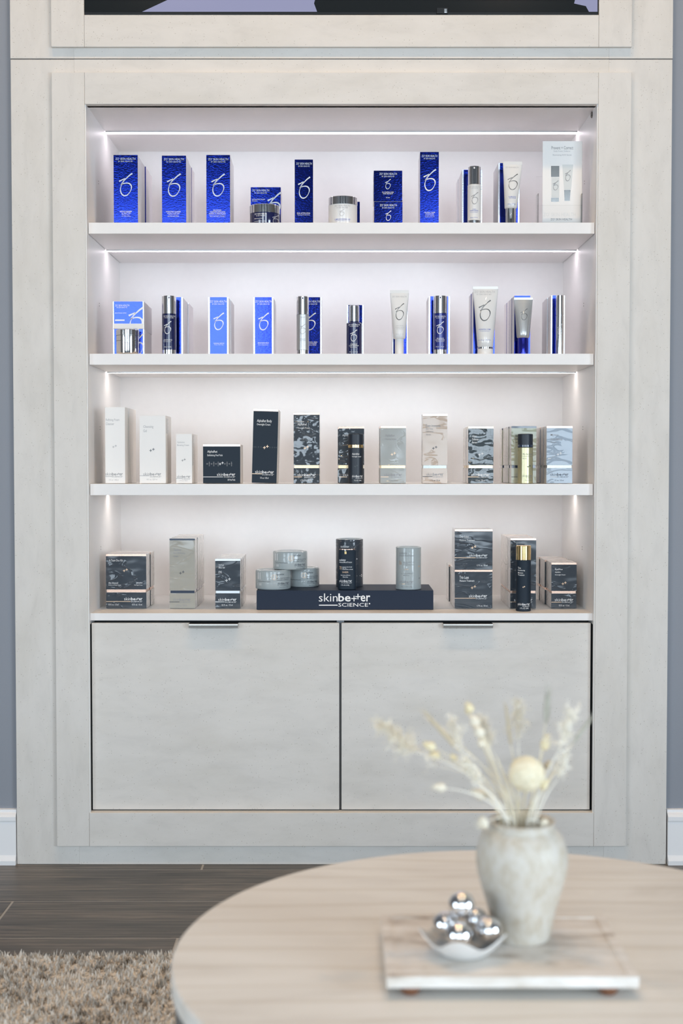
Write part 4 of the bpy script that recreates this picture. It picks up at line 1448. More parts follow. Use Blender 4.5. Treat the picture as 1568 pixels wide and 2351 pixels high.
t = carton(3, 1255, 1314.5, 978.5, 'powder blue carton in clear film at the end of the third shelf', 0.03, 0.045, 4, 'blue_wrapped', (1068, 1074.5), 'pewter_band', group=G3, jig=0.002)
cartonrow_text(t, [('Mystro', 1264, 1282, 996, 1002), ('Active Balance', 1264, 1291, 1006, 1011), ('Serum', 1264, 1277, 1013, 1017)], 'print_grey')
crosses(t, 1284, 1042, 3.0, 'print_white')
wordmark(t, 1263, 1305, 1086, 1096.5, 'print_dark', (1263, 1280, 1095), 'print_pale_grey')
cartonrow_text(t, [('1 fl. oz. / 30 ml', 1273, 1294, 1101, 1104.5)], 'print_dark')

# ---- bottom shelf
D4 = 0.100
t = carton(4, 243, 335.5, 1272.5, 'wide navy duo carton in clear film with copper band', D4, 0.062, 2, 'navy_wrapped', (1353.5, 1360), 'copper_edge', group=G4)
cartonrow_text(t, [('A-Team Duo Kit', 250, 282, 1284, 1289), ('Alto Advanced', 249, 271, 1336, 1340.5), ('Defense and Repair Serum', 249, 278, 1342, 1345), ('AlphaRet', 313, 327, 1336.5, 1340.5), ('Overnight Cream', 308, 327, 1342, 1345)], 'print_white')
crosses(t, 288, 1309, 2.8, 'print_gold')
wordmark(t, 285, 327, 1371.5, 1382.5, 'print_white', (243, 300, 1381))
cartonrow_text(t, [('0.5 fl. oz. / 15 ml', 249, 272, 1386, 1390), ('0.5 fl. oz. / 15 ml', 303, 326, 1386, 1390)], 'print_white')
t = carton(4, 389, 447.5, 1236.5, 'tall taupe carton in streaky film with navy band', D4, 0.05, 4, 'taupe_wrapped', (1356, 1362), 'navy_band', edge='navy_band', group=G4, jig=0.002)
cartonrow_text(t, [('Techno', 398, 416, 1259, 1265), ('Neck Perfecting', 398, 424, 1268, 1272.5), ('Cream', 398, 409, 1275, 1279)], 'print_grey')
crosses(t, 417.5, 1314.5, 3.0, 'print_dark')
wordmark(t, 397, 438, 1373, 1384, 'print_grey', (389, 412, 1382), 'print_dark')
cartonrow_text(t, [('1.7 fl. oz. / 50 ml', 403, 429, 1388, 1392)], 'print_grey')
t = carton(4, 494, 551.5, 1283.5, 'short navy eye gel carton in clear film with silver band', D4, 0.046, 4, 'navy_wrapped', (1356.5, 1362), 'satin_silver', edge='satin_silver', group=G4, jig=0.002)
cartonrow_text(t, [('Interfuse', 502, 514, 1295, 1298.5), ('Effect Gel', 502, 516, 1301, 1305), ('EYE', 502, 509, 1311, 1316)], 'print_white')
crosses(t, 523.5, 1331, 3.2, 'print_white')
wordmark(t, 501, 543, 1373, 1384, 'print_white', (494, 516, 1382), 'print_white')
cartonrow_text(t, [('0.5 fl. oz. / 15 ml', 509, 534, 1387, 1391)], 'print_white')

# display riser with the wordmark
YR = YS + 0.072
rx0, rzt = at(589, 1355.5, YR)
rx1 = at(995, 1355.5, YR)[0]
zr0 = SH[4][0]
t = empty('display_riser', ((rx0 + rx1) / 2, YR + 0.08, zr0), 'long low navy display riser block with white wordmark', 'riser')
MB().box(rx0, rx1, YR, YR + 0.165, zr0, rzt, 0.0008).build('riser_block', 'navy_board', t)
t['y_face'] = YR
wordmark(t, 732, 850, 1362.5, 1393, 'print_white')


# round tins on the riser
def tin(px0, px1, ytop, ybot, label, d, base=None, h=None):
    k = (YS + d - CAM_Y) / F_PX
    R = (px1 - px0) / 2 * k * 1.01
    yc = YS + d + R
    R = (at(px1, ybot, yc)[0] - at(px0, ybot, yc)[0]) / 2
    xw = at((px0 + px1) / 2, ybot, yc)[0]
    zb = rzt + 0.0004 if base is None else base + 0.0004
    zt = at((px0 + px1) / 2, ytop, yc - R)[1] if h is None else zb + h
    t = empty('round_tin', (xw, yc, zb), label, 'tin', 'round grey tins stacked on the riser')
    MB().lathe(xw, yc, [(R - 0.002, zb), (R - 0.0004, zb + 0.0015), (R, zb + 0.003), (R, zt - 0.003), (R - 0.0006, zt - 0.0012), (R - 0.002, zt)], 56).build('tin_body', 'tin_grey_wrapped', t, smooth=40)
    MB().lathe(xw, yc, [(R - 0.0020, zt - 0.0006), (R - 0.0030, zt + 0.0008), (R - 0.0075, zt + 0.0010), (R - 0.0085, zt - 0.002)], 56, cap0=False, cap1=False).build('raised_rim', 'tin_top', t, smooth=50)
    MB().lathe(xw, yc, [(R - 0.0084, zt - 0.0022), (R - 0.0084, zt - 0.0016)], 48).build('tin_lid', 'tin_grey', t)
    surf = lambda x, z: yc - math.sqrt(max(1e-8, R * R - (x - xw) ** 2))
    Yp = yc - R
    x0 = px0
    w = px1 - px0
    X = lambda u: px0 + w * u
    H = ybot - ytop
    V = lambda v: ytop + H * v
    P = Print(Yp, surf)
    P.text('sunbetter', X(.60), X(.81), V(.14), V(.25), 0.004).text('BROAD SPECTRUM SPF 56', X(.60), X(.95), V(.40), V(.46)).text('SUNSCREEN COMPACT', X(.60), X(.92), V(.50), V(.56))
    P.text('Net wt. 0.42 oz. (12g)', X(.68), X(.91), V(.92), V(.98))
    P.text('Advanced Mineral Protection', X(.06), X(.42), V(.59), V(.64))
    P.wordmark(X(.62), X(.93), V(.66), V(.86))
    P.build('lettering', 'print_dark', t)
    Print(Yp, surf).ring(X(.53), V(.36), H * .16, .7).text('S', X(.51), X(.55), V(.26), V(.46)).build('emblem', 'print_gold', t)
    Print(Yp, surf).rect(X(.05), X(.125), V(.10), V(.50)).rect(X(.03), X(.16), V(.74), V(.76)).rect(X(.03), X(.16), V(.81), V(.83)).build('fine_print', 'print_white', t)
    return t, zt


t, zt1 = tin(587, 667.5, 1311, 1351, 'grey round tin at the end of the riser, carrying the upper tin', 0.078)
t, zt2 = tin(660, 733, 1307, 1346.5, 'grey round tin on the riser beside the navy bottle, under the upper tin', 0.15, h=zt1 - rzt)
t, _ = tin(627, 705.5, 1267.5, 1308, 'grey round tin stacked on top of the two others', 0.095, base=zt1 + 0.0010)


def canister(px0, px1, ytop, ybot, label, d, mat, topmat, cat='canister', hollow=True):
    k = (YS + d - CAM_Y) / F_PX
    R = (px1 - px0) / 2 * k
    yc = YS + d + R
    R = (at(px1, ybot, yc)[0] - at(px0, ybot, yc)[0]) / 2
    xw = at((px0 + px1) / 2, ybot, yc)[0]
    zb = rzt + 0.0004
    zt = at((px0 + px1) / 2, ytop, yc - R)[1]
    t = empty('cardboard_canister', (xw, yc, zb), label, cat, G4)
    MB().lathe(xw, yc, [(R - 0.001, zb), (R, zb + 0.001), (R, zt - 0.001), (R - 0.001, zt)], 56).build('canister_body', mat, t, smooth=40)
    MB().lathe(xw, yc, [(R - 0.0008, zt - 0.0004), (R - 0.0018, zt + 0.0012), (R - 0.0055, zt + 0.0012), (R - 0.0065, zt - 0.004)], 56, cap0=False, cap1=False).build('raised_rim', topmat, t, smooth=50)
    MB().lathe(xw, yc, [(R - 0.0064, zt - 0.0045), (R - 0.0064, zt - 0.0036)], 48).build('canister_lid', mat, t)
    surf = lambda x, z: yc - math.sqrt(max(1e-8, R * R - (x - xw) ** 2))
    t['y_face'] = yc - R
    return t, surf


t, sf = canister(771, 833.5, 1239, 1346.5, 'navy cardboard canister behind the flat navy sunscreen bottle on the riser', 0.145, 'navy_wrapped', 'tin_top')
lines(t, [('sunbetter', 782, 802, 1252, 1257.5)], 'print_white', t['y_face'], sf)
P = Print(t['y_face'], sf).plus(830, 1322.5, 3, .6).rect(819, 827, 1322.3, 1323).plus(819.5, 1283.5, 1.5, .35)
P.build('emblem', 'print_white', t)

# flat oval sunscreen bottle with gold collar
YBt = YS + 0.082
bx0, bzt = at(776, 1262, YBt + 0.010)
bx1 = at(818, 1262, YBt + 0.010)[0]
bxc, ba = (bx0 + bx1) / 2, (bx1 - bx0) / 2
byc = YBt + 0.015
t = empty('sunscreen_bottle', (bxc, byc, rzt), 'flat navy sunscreen bottle with copper collar standing on the riser', 'bottle', G4)


def oval(a, b, z, n=44, e=0.72):
    out = []
    for q in range(n):
        th = 2 * math.pi * q / n
        c, s = math.cos(th), math.sin(th)
        out.append((bxc + a * math.copysign(abs(c) ** e, c), byc + b * math.copysign(abs(s) ** e, s), z))
    return out


MB().loft([oval(ba - .0015, .0135, rzt + .0004), oval(ba, .015, rzt + .0019), oval(ba, .015, bzt - .001), oval(ba - .001, .0145, bzt)]).build('bottle_body', 'navy_card', t, smooth=40)
MB().loft([oval(ba - .0035, .0115, bzt), oval(ba - .0035, .0115, bzt + .0016)]).build('collar', 'copper_edge', t, smooth=40)
MB().loft([oval(ba - .006, .0095, bzt + .0016), oval(ba - .007, .0088, bzt + .0034)]).build('cap_top', 'navy_card', t, smooth=40)
surf = lambda x, z: byc - .015 * max(0.05, (1 - min(1, abs((x - bxc) / ba)) ** (2 / .72)) ** (.72 / 2))
px0 = 793.5
Print(YBt, surf, 0.0006).rect(791, 795.5, 1266, 1272).build('nozzle', 'gold', t)
Print(YBt, surf, 0.0006).disc(792.5, 1263.5, 1.8).build('nozzle_tip', 'white_plastic', t)
lines(t, [('sunbetter', 779, 794, 1283, 1288), ('Advanced Mineral Protection', 779, 808, 1289, 1292.5), ('BROAD SPECTRUM', 786, 808, 1301, 1303), ('SPF 70', 786, 795, 1303.8, 1305.8), ('SUNSCREEN LOTION', 786, 810, 1306.3, 1308.3),
          ('Water Resistant (80 Minutes)', 782, 804, 1319.5, 1322.5), ('Mineral Active', 787, 799, 1323.5, 1326), ('1.7 FL. OZ. (50 ML)', 783, 802, 1342, 1345.5)], 'print_white', YBt, surf)
wordmark(t, 779, 808, 1331, 1339.5, 'print_white', None, Y=YBt, surf=surf)
Print(YBt, surf).text('70', 779, 784, 1300, 1308).text('SHEER', 786, 800, 1312, 1315.5).build('emblem', 'print_gold', t)

t, sf = canister(908.5, 966.5, 1257.5, 1351.5, 'grey cardboard canister in clear film standing alone on the riser', 0.08, 'tin_grey_wrapped', 'tin_top')
lines(t, [('sunbetter', 917, 935, 1267.5, 1272.5), ('Advanced Mineral Protection', 917, 951, 1274, 1277.5), ('BROAD SPECTRUM', 926, 951, 1290, 1292), ('SPF 56', 926, 936, 1293, 1295), ('SUNSCREEN STICK', 926, 951, 1296, 1298),
          ('Water Resistant (80 Minutes)', 920, 947, 1316, 1318.5), ('Mineral Active', 926, 940, 1320, 1322.3), ('Net wt. 0.70 oz. (20g)', 921, 946, 1345.5, 1349.5)], 'print_grey', t['y_face'], sf)
wordmark(t, 918, 949, 1333, 1342, 'print_grey', (911, 930, 1341), 'print_gold', Y=t['y_face'], surf=sf)
Print(t['y_face'], sf).plus(963.5, 1328.5, 2, .5).build('emblem', 'print_dark', t)
Print(t['y_face'], sf).text('56', 917, 922, 1288, 1297).text('SHEER', 929, 938, 1306, 1308.5).disc(962.5, 1301, 1.6).build('emblem', 'print_gold', t)

# stacked treatment cartons
lt = at(1087, 1308.5, YS + D4)[1]
t = carton(4, 1044, 1130.5, 1308.5, 'lower of two square navy cartons stacked in clear film', D4, 0.08, 3, 'navy_wrapped', group=G4, jig=0.003, side='white_side_wrapped')
cartonrow_text(t, [('Trio Luxe', 1055, 1076, 1322, 1329), ('Moisture Treatment', 1055, 1089, 1331, 1335.5), ('1.7 fl. oz. / 50 ml', 1095, 1119, 1389, 1392.5)], 'print_white')
crosses(t, 1087, 1348, 3.0, 'print_gold')
wordmark(t, 1076.5, 1118, 1365, 1375.5, 'print_white', (1044, 1092, 1373.5))
Print(t['y_face']).rect(1044.5, 1130, 1380, 1380.7).build('lettering', 'print_faint', t)
t = carton(4, 1044, 1131, 1215.5, 'upper of two square navy cartons stacked in clear film', D4, 0.08, 1, 'navy_wrapped', group=G4, base=lt + 0.0007)
cartonrow_text(t, [('Trio Luxe', 1055, 1076, 1228.5, 1235), ('Moisture Treatment', 1055, 1090, 1238, 1242.5), ('1.7 fl. oz. / 50 ml', 1095, 1119, 1296, 1300)], 'print_white')
crosses(t, 1087.5, 1256, 3.0, 'print_gold')
wordmark(t, 1077.5, 1119, 1272, 1282, 'print_white', (1044, 1092, 1280.5))
Print(t['y_face']).rect(1044.5, 1130, 1287.5, 1288.2).build('lettering', 'print_faint', t)

t = carton(4, 1172, 1231, 1236, 'tall navy carton in clear film behind the bottle with gold cap', D4, 0.05, 4, 'navy_wrapped', (1356.5, 1362), 'copper_edge', group=G4, jig=0.002)
wordmark(t, 1180, 1222, 1374, 1384, 'print_white', (1172, 1194, 1382))
t, sf = round_bottle(4, 1202, 34, 1253, 1286, None, 'slim navy bottle with a tall gold cap at the front of the bottom shelf', 'navy_card', 'gold', None, d=0.035, group=G4, slot=False)
z = at(1202, 1280, t['y_face'])[1]
lines(t, [('Trio', 1190, 1196, 1302, 1306.5), ('Rebalancing', 1190, 1205, 1308, 1312), ('Moisture', 1190, 1201, 1313.5, 1317), ('Treatment', 1190, 1204, 1318.5, 1322)], 'print_white', t['y_face'], sf)
crosses(t, 1202.5, 1347.5, 1.5, 'print_gold', t['y_face'], sf)
wordmark(t, 1189.5, 1217, 1384.5, 1393.5, 'print_white', None, Y=t['y_face'], surf=sf)
lines(t, [('1.7 FL. OZ. / 50 ML', 1194, 1214, 1395, 1398.5)], 'print_white', t['y_face'], sf)

t = carton(4, 1266, 1324, 1292, 'short navy eye cream carton in clear film near the side panel', D4, 0.046, 5, 'navy_wrapped', (1357, 1362.5), 'copper_edge', group=G4, jig=0.002)
cartonrow_text(t, [('EyeMax', 1274, 1292, 1305, 1310), ('AlphaRet', 1274, 1287, 1312, 1316), ('Overnight Cream', 1274, 1298, 1318, 1322)], 'print_white')
crosses(t, 1295, 1339, 2.8, 'print_gold')
wordmark(t, 1273.5, 1316, 1374, 1384, 'print_white', (1266, 1289, 1382.5))
cartonrow_text(t, [('0.5 fl. oz. / 15 ml', 1283, 1307, 1388, 1392)], 'print_white')

# ================================================================== RUG
RX0, RX1, RY0, RY1 = -1.25, 1.45, -2.75, -0.612
rug = empty('shag_rug', (0, -1.7, 0), 'thick beige and brown shag rug lying under the round table', 'rug')
MB().box(RX0, RX1, RY0, RY1, 0.0, 0.012, 0.003).build('rug_backing', 'shag_pile', rug)


def pile(x0, x1, y0, y1, step, seed, w=0.0017, h=0.022):
    rg = np.random.default_rng(seed)
    xs, ys = np.meshgrid(np.arange(x0, x1, step), np.arange(y0, y1, step))
    n = xs.size
    bx = xs.ravel() + rg.uniform(-step, step, n) * .6
    by = ys.ravel() + rg.uniform(-step, step, n) * .6
    ang = rg.uniform(0, 2 * math.pi, n)
    hh = h * rg.uniform(.65, 1.1, n)
    # blades lean together into tufts
    cell = .0085
    gi, gj = np.floor(bx / cell), np.floor(by / cell)
    hsh = lambda a, b_, q: np.modf(np.abs(np.sin(a * 12.9898 + b_ * 78.233 + q) * 43758.5453))[0]
    ccx = (gi + .2 + .6 * hsh(gi, gj, 1.)) * cell + (hsh(gi, gj, 2.) - .5) * .008
    ccy = (gj + .2 + .6 * hsh(gi, gj, 3.)) * cell + (hsh(gi, gj, 4.) - .5) * .008
    hh *= .62 + .5 * hsh(gi, gj, 5.)
    hh = np.minimum(hh, .0242)
    lx = (ccx - bx) * .55 + rg.normal(0, .0018, n)
    ly = (ccy - by) * .55 + rg.normal(0, .0018, n)
    dx, dy = np.cos(ang) * w, np.sin(ang) * w
    V = np.zeros((n, 5, 3))
    V[:, 0] = np.c_[bx - dx, by - dy, np.full(n, .008)]
    V[:, 1] = np.c_[bx + dx, by + dy, np.full(n, .008)]
    V[:, 2] = np.c_[bx + lx * .5 + dx, by + ly * .5 + dy, hh * .7]
    V[:, 3] = np.c_[bx + lx * .5 - dx, by + ly * .5 - dy, hh * .7]
    V[:, 4] = np.c_[bx + lx * 1.3, by + ly * 1.3, hh]
    me = bpy.data.meshes.new('pile')
    i0 = np.arange(n)[:, None] * 5
    quads = (i0 + np.array([[0, 1, 2, 3]]))
    tris = (i0 + np.array([[3, 2, 4]]))
    loops = np.concatenate([np.c_[quads, tris].ravel()])
    me.vertices.add(n * 5)
    me.vertices.foreach_set('co', (V - np.array([0, -1.7, 0])).ravel())
    me.loops.add(n * 7)
    me.loops.foreach_set('vertex_index', loops)
    me.polygons.add(n * 2)
    starts = np.c_[np.arange(n) * 7, np.arange(n) * 7 + 4].ravel()
    me.polygons.foreach_set('loop_start', starts)
    me.update(calc_edges=True)
    me.validate()
    me.materials.append(MATS['shag_pile'])
    o = bpy.data.objects.new('pile', me)
    col.objects.link(o)
    o.parent = rug
    o['kind'] = 'stuff'


pile(-0.95, -0.05, -1.35, RY1 + .002, 0.0028, 1)
pile(RX0, -0.95, RY0, RY1 + .004, 0.009, 2, 0.005)
pile(-0.05, RX1, -0.95, RY1 + .004, 0.008, 3, 0.005)
pile(-0.95, RX1, RY0, -1.35, 0.011, 4, 0.006)

# ================================================================== ROUND TABLE AND WHAT STANDS ON IT
TH = 0.40
TXC, TYC, TR = 0.198, -1.640, 0.380
tab = empty('round_coffee_table', (TXC, TYC, 0), 'round drum coffee table with a beige travertine top', 'table')
MB().lathe(TXC, TYC, [(TR - .006, .0262), (TR - .004, .028), (TR - .004, TH - .022)], 128).build('drum_side', 'table_side', tab, smooth=30)
MB().lathe(TXC, TYC, [(TR - .003, TH - .022), (TR, TH - .020), (TR, TH - .002), (TR - .002, TH)], 160).build('table_top', 'travertine_top', tab, smooth=30)

# marble tray on wooden feet
ZT1 = TH + 0.0215
tx0, ty0 = on_height(887, 2243, ZT1)
tx1, _ = on_height(1467, 2241, ZT1)
_, ty1 = on_height(880, 2099, ZT1)
ZT0 = TH + 0.0100
tray = empty('marble_tray', ((tx0 + tx1) / 2, (ty0 + ty1) / 2, TH), 'rectangular veined marble tray on wooden ball feet', 'tray')
MB().box(tx0, tx1, ty0, ty1, ZT0, ZT1 - .0012, .0012).build('slab', 'veined_marble', tray)
rim = .010
for nm, a in (('raised_border', (tx0, tx0 + rim, ty0, ty1)), ('raised_border', (tx1 - rim, tx1, ty0, ty1)), ('raised_border', (tx0 + rim, tx1 - rim, ty0, ty0 + rim * .6)), ('raised_border', (tx0 + rim, tx1 - rim, ty1 - rim, ty1))):
    MB().box(*a, ZT1 - .0013, ZT1, .0003).build(nm, 'veined_marble', tray)
for fx in (on_height(942, 2280, TH)[0], on_height(1397, 2282, TH)[0]):
    for fy in (ty0 + .014, ty1 - .014):
        MB().lathe(fx, fy, [(.007, TH), (.0098, TH + .003), (.0102, TH + .006), (.0092, ZT0 + .0004)], 24).build('foot', 'wood_foot', tray, smooth=40)
ZTS = ZT1 - .0008

# vase
VX, VY = on_height(1197, 2150, ZTS)
vprof_px = [(64, 2171), (68, 2160), (77, 2110), (92, 2060), (102, 2025), (106, 1998), (105, 1975), (99, 1951), (92, 1936), (83, 1926), (76, 1921), (73.5, 1915), (74.5, 1909), (77, 1904)]
kv = (VY - CAM_Y) / F_PX
vase = empty('ceramic_vase', (VX, VY, ZTS), 'cream mottled ceramic vase with a short neck standing on the marble tray', 'vase')
zs = [at(1197, py, VY)[1] for _, py in vprof_px]
z0 = zs[0]
outer = [(w * kv, ZTS + (z - z0) * 1.0) for (w, _), z in zip(vprof_px, zs)]
VTOP = outer[-1][1]
inner = [(outer[-1][0] - .0025, VTOP + .0008), (outer[-1][0] - .006, VTOP - .001), (outer[-3][0] - .006, outer[-3][1]), (outer[6][0] - .007, outer[6][1]), (outer[3][0] - .007, outer[3][1]), (outer[1][0] - .008, outer[1][1] + .006)]
MB().lathe(VX, VY, [(outer[0][0] - .004, ZTS)] + outer + inner, 72).build('vase_body', 'mottled_glaze', vase, smooth=60)

# wavy white bowl with mirror balls
BX, BY = on_height(1064, 2188, ZTS)
kb = (BY - CAM_Y) / F_PX
bowl = empty('wavy_bowl', (BX, BY, ZTS), 'small white bowl with a wavy rim holding mirror balls on the tray', 'bowl')
n = 72
rings = []


def bowl_ring(r, z, amp, ampz, ph=2.6):
    out = []
    for q in range(n):
        a = 2 * math.pi * q / n
        w = math.cos(5 * a + ph)
        out.append((BX + r * (1 + amp * w) * math.cos(a), BY + r * (1 + amp * w) * math.sin(a), z + ampz * w))
    return out


RBW = 96 * kb
prof = [(.50, .0, 0, 0), (.58, .0015, 0, 0), (.74, .007, .01, .0003), (.90, .0145, .04, .0020), (1.02, .0210, .08, .0058), (1.005, .0218, .08, .0058), (.94, .0190, .06, .0045), (.82, .012, .03, .0015), (.60, .007, 0, 0), (.2, .005, 0, 0)]
MB().loft([bowl_ring(RBW * a, ZTS + b, c, e) for a, b, c, e in prof]).build('bowl_body', 'white_plastic', bowl, smooth=60)


def ball(px, py, rpx, dy, label):
    Y = BY + dy
    x, z = at(px, py, Y)
    r = rpx * (Y - CAM_Y) / F_PX
    o = MB()
    bm = bmesh.new()
    bmesh.ops.create_uvsphere(bm, u_segments=40, v_segments=24, radius=r)
    o.add([tuple(v.co + Vector((x, Y, z))) for v in bm.verts], [tuple(q.index for q in f.verts) for f in bm.faces])
    bm.free()
    t = empty('mirror_ball', (x, Y, z - r), label, 'ball', 'mirror balls in the wavy bowl')
    o.build('ball_shell', 'chrome', t, smooth=60)



ball(1060, 2078, 31, .002, 'topmost mirror ball on the pile in the wavy bowl')
ball(1023, 2123, 30, .010, 'mirror ball resting against the bowl rim by the tall tip')
ball(1121, 2136, 32, -.002, 'mirror ball in the bowl beside the vase')
ball(1054, 2148, 31, -.021, 'mirror ball in the bowl below the topmost one')
ball(1092, 2112, 28, .028, 'mirror ball half hidden at the back of the bowl')

# ================================================================== DRIED STEMS IN THE VASE
rs = random.Random(12)
GD = 'dried stems in the ceramic vase'


SLOTS = [(math.sqrt((k + .5) / 64.0) * .0255, k * 2.39996) for k in range(64)]
SLOTS = [(VX + r_ * math.cos(a_), VY + r_ * math.sin(a_)) for r_, a_ in SLOTS]


def stem_path(head, n=10):
    """each stem takes the free place in the neck nearest to where its head leans"""
    wx, wy = VX + max(-.022, min(.022, (head[0] - VX) * .30)), VY + max(-.02, min(.02, (head[1] - VY) * .6))
    k = min(range(len(SLOTS)), key=lambda q: (SLOTS[q][0] - wx) ** 2 + (SLOTS[q][1] - wy) ** 2)
    rx, ry = SLOTS.pop(k)
    p0 = Vector((VX + (rx - VX) * .55, VY + (ry - VY) * .55, ZTS + .045))
    p1 = Vector((rx, ry, VTOP + .002))
    p3 = Vector(head)
    p2 = p1 + (p1 - p0).normalized() * (p3 - p1).length * .55
    pts = [tuple(p0)]
    for i in range(n + 1):
        t = i / n
        pts.append(tuple((1 - t) ** 2 * p1 + 2 * (1 - t) * t * p2.lerp((p1 + p3) / 2, .45) + t * t * p3))
    return pts


def dried(px, py, dy, label, name='dried_stem', stem='straw', r=.0008, cat='dried stem'):
    Y = VY + dy
    x, z = at(px, py, Y)
    pts = stem_path((x, Y, z))
    t = empty(name, pts[0], label, cat, GD)
    t['kind'] = 'thing'
    MB().tube(pts, [r] * (len(pts) - 3) + [r * .8, r * .7, r * .6], 5).build('stem', stem, t, smooth=60)
    d = (Vector(pts[-1]) - Vector(pts[-3])).normalized()
    return t, Vector(pts[-1]), d, Y, pts


def tuft(t, p, d, L, R, mat, name='seed_head', n=9, fuzz=60):
    """soft ovate head with short hairs"""
    u = d.cross(Vector((.2, .9, .1))).normalized()
    w = d.cross(u)
    m = MB()
    prof = [(0, .2), (.08, .6), (.22, .92), (.42, 1), (.65, .82), (.85, .5), (1, .12)]
    rings = [[tuple(p + d * (L * a) + (u * math.cos(2 * math.pi * k / n) + w * math.sin(2 * math.pi * k / n)) * R * b) for k in range(n)] for a, b in prof]
    m.loft(rings)
    for _ in range(fuzz):
        a = rs.uniform(.05, 1)
        th = rs.uniform(0, 2 * math.pi)
        rad = (u * math.cos(th) + w * math.sin(th))
        b = p + d * (L * a) + rad * R * .8 * (1 - .4 * a)
        e = b + (rad * .8 + d * .9) * R * rs.uniform(.35, .8)
        s = d.cross(rad) * .0004
        m.add([tuple(b - s), tuple(b + s), tuple(e)], [(0, 1, 2)])
    return m.build(name, mat, t, smooth=60, fixn=False)


def spike(t, p, d, L, R, mat, awns=26):
    """narrow grass ear with awns"""
    u = d.cross(Vector((.2, .9, .1))).normalized()
    w = d.cross(u)
    m = MB()
    prof = [(0, .3), (.15, .8), (.4, 1), (.7, .75), (1, .1)]
    m.loft([[tuple(p + d * (L * a) + (u * math.cos(2 * math.pi * k / 6) + w * math.sin(2 * math.pi * k / 6)) * R * b) for k in range(6)] for a, b in prof])
    for i in range(awns):
        a = i / awns
        th = i * 2.4
        rad = (u * math.cos(th) + w * math.sin(th))
        b = p + d * (L * a) + rad * R * .6
        e = b + d * R * 4.2 + rad * R * 1.1
        s = d.cross(rad) * .0005
        m.add([tuple(b - s), tuple(b + s), tuple(e)], [(0, 1, 2)])
    return m.build('seed_ear', mat, t, fixn=False)


def spray(t, p, d, L, mat, nb=24, spread=.55, fleck=.0016, nf=9):
    """airy branching panicle with tiny flecks"""
    m = MB()
    for i in range(nb):
        a = (i + .5) / nb
        b = p + d * (L * a * .85)
        v = (d * rs.uniform(.4, 1.0) + Vector((rs.gauss(0, 1), rs.gauss(0, 1), rs.gauss(0, 1))) * spread).normalized()
        ln = L * rs.uniform(.18, .42) * (1.1 - .4 * a)
        mid = b + v * ln * .5 + Vector((0, 0, rs.uniform(-.004, .004)))
        e = b + v * ln
        m.tube([tuple(b), tuple(mid), tuple(e)], [.00035, .0003, .0002], 3)
        for k in range(nf):
            q = b.lerp(e, rs.uniform(.35, 1.05)) + Vector((rs.gauss(0, .0022), rs.gauss(0, .0022), rs.gauss(0, .0022)))
            s = fleck * rs.uniform(.5, 1.1)
            nv = Vector((rs.gauss(0, 1), rs.gauss(0, 1), rs.gauss(0, 1))).normalized()
            o1 = nv.orthogonal().normalized() * s
            o2 = nv.cross(o1)
            m.add([tuple(q + o1), tuple(q + o2 * .7), tuple(q - o1), tuple(q - o2 * .7)], [(0, 1, 2, 3)])
    return m.build('airy_spray', mat, t, fixn=False)


# large cream globe
t, p, d, Y, _ = dried(1209, 1800, -.010, 'dried stem with a large cream globe head', 'globe_flower', 'straw_dark', .0013)
k = (Y - CAM_Y) / F_PX
gx, gz = at(1209, 1777, Y)
m = MB()
bm = bmesh.new()
bmesh.ops.create_icosphere(bm, subdivisions=4, radius=40 * k)
rr = random.Random(3)
for v in bm.verts:
    v.co *= 1 + rr.uniform(-.04, .035)
m.add([tuple(v.co + Vector((gx, Y, gz))) for v in bm.verts], [tuple(q.index for q in f.verts) for f in bm.faces])
bm.free()
for i in range(420):
    nv = Vector((rr.gauss(0, 1), rr.gauss(0, 1), rr.gauss(0, 1))).normalized()
    c = Vector((gx, Y, gz))
    o1 = nv.orthogonal().normalized() * .0009
    m.add([tuple(c + nv * 38 * k - o1), tuple(c + nv * 38 * k + o1), tuple(c + nv * 44 * k)], [(0, 1, 2)])
m.build('globe_head', 'sphere_cream', t, fixn=False)

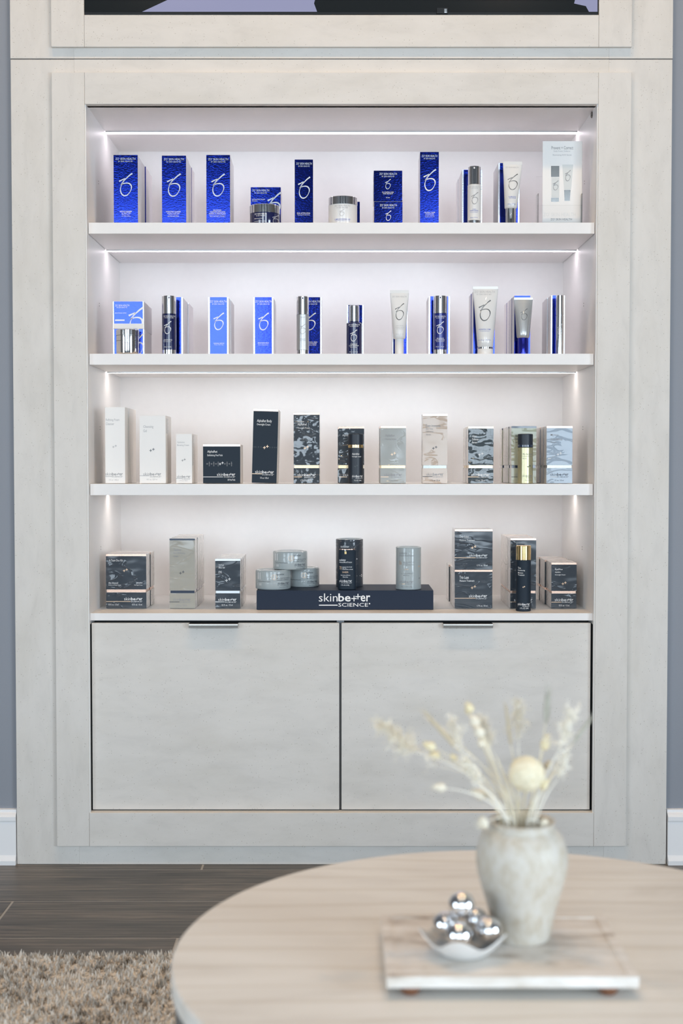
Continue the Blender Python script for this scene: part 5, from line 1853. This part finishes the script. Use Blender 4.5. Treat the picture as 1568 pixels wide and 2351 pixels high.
# soft tail-like heads: (tip px of base, py, depth, length, radius, material, label)
for px, py, dy, L, R, mt, lb in [
        (1083, 1636, .02, .012, .0050, 'fluff_yellow', 'tall pale yellow tail head at the top of the bunch'),
        (1076, 1640, .03, .008, .0030, 'straw', 'small straw coloured bud under the tall yellow tail'),
        (1096, 1668, .00, .014, .0058, 'fluff_white', 'fluffy white head halfway below the tall yellow tail'),
        (1106, 1692, -.02, .013, .0060, 'fluff_white', 'second fluffy white head below the tall yellow tail'),
        (1110, 1716, .01, .010, .0042, 'fluff_white', 'small white bud over the bent grass stems'),
        (1000, 1718, .00, .014, .0050, 'fluff_yellow', 'drooping yellow tail head beside the bent grass ear'),
        (1010, 1738, .02, .012, .0050, 'fluff_yellow', 'darker yellow tail head under the drooping one'),
        (1048, 1745, -.01, .008, .0036, 'fluff_yellow', 'little yellow bud among the leaning stems'),
        (1024, 1810, -.03, .014, .0048, 'fluff_white', 'pale bunny tail hanging low away from the bunch'),
        (1248, 1722, .00, .017, .0052, 'fluff_yellow', 'pale yellow tail head above the globe'),
        (1252, 1765, .02, .010, .0036, 'straw_dark', 'brown bud next to the globe head'),
        (1243, 1812, -.01, .013, .0045, 'fluff_yellow', 'yellow bud tucked below the globe head'),
        (1118, 1886, -.02, .010, .0075, 'fluff_white', 'soft white tuft spilling over the vase rim'),
        (1240, 1888, -.01, .011, .0062, 'fluff_white', 'soft white tuft inside the vase rim near the globe stem'),
        (1118, 1830, .01, .018, .0062, 'fluff_white', 'white feathery head low on the leaning stems')]:
    t, p, d, Y, pts = dried(px, py, dy, lb, 'bunny_tail_stem', 'straw' if py < 1800 else 'straw_pale', .0007)
    if lb.startswith(('drooping', 'darker', 'pale bunny')):
        d = (d + Vector((-.8, 0, .1))).normalized()
    tuft(t, p, d, L, R, mt)

# narrow ears
for px, py, px2, py2, dy, R, mt, lb in [
        (1052, 1722, 974, 1634, .00, .0026, 'straw_dark', 'long bent grass ear leaning far out of the vase'),
        (1042, 1700, 985, 1650, .03, .0030, 'straw_pale', 'pale bearded ear alongside the long bent one'),
        (1173, 1712, 1160, 1616, .01, .0017, 'straw_dark', 'thin upright brown spike in the middle of the bunch'),
        (1253, 1660, 1259, 1586, .00, .0034, 'grass_grey', 'grey green feather ear standing highest'),
        (1316, 1706, 1358, 1648, .01, .0022, 'grass_grey', 'grey spike leaning over the cabinet door edge')]:
    t, p, d, Y, pts = dried(px, py, dy, lb, 'dried_ear_stem', 'straw', .0008)
    x2, z2 = at(px2, py2, Y)
    v = Vector((x2, Y, z2)) - p
    spike(t, p, v.normalized(), v.length, R, mt, 40)

# airy sprays
for px, py, px2, py2, dy, mt, lb, nb, spd in [
        (955, 1728, 862, 1650, .00, 'fluff_white', 'airy white spray reaching far over the door', 84, .66),
        (1010, 1760, 925, 1690, .040, 'straw_pale', 'thin lower airy spray under the far reaching one', 18, .5),
        (1060, 1720, 1030, 1640, .012, 'straw_pale', 'airy straw spray behind the bent grass ear', 44, .55),
        (1128, 1720, 1100, 1640, .034, 'straw_pale', 'cream feathery spray around the white heads', 60, .5),
        (1190, 1690, 1186, 1600, .02, 'fluff_white', 'faint upright white spray behind the globe', 46, .75),
        (1285, 1720, 1318, 1620, -.016, 'straw_pale', 'tall faint spray leaning toward the door edge', 64, .6),
        (1280, 1790, 1306, 1720, -.01, 'straw_pale', 'cream side spray low beside the globe', 26, .5),
        (1100, 1800, 1062, 1740, -.02, 'straw_pale', 'dense cream spray low on the leaning side', 54, .4)]:
    t, p, d, Y, pts = dried(px, py, dy, lb, 'airy_spray_stem', 'straw_pale', .0008)
    x2, z2 = at(px2, py2, Y)
    v = Vector((x2, Y, z2)) - p
    spray(t, p, v.normalized(), v.length, mt, nb, spd)

# bare straws
for i, (px, py, dy) in enumerate([(1120, 1760, .01), (1140, 1740, -.01), (1160, 1780, .0), (1196, 1830, -.015), (1225, 1840, .01), (1270, 1780, .0), (1290, 1760, .015), (1088, 1800, -.01), (1105, 1780, .02)]):
    t, p, d, Y, pts = dried(px, py, dy, 'bare dried straw rising among the flower heads in the vase', 'dried_straw', rs.choice(['straw', 'straw_pale', 'straw_dark']), .0010)
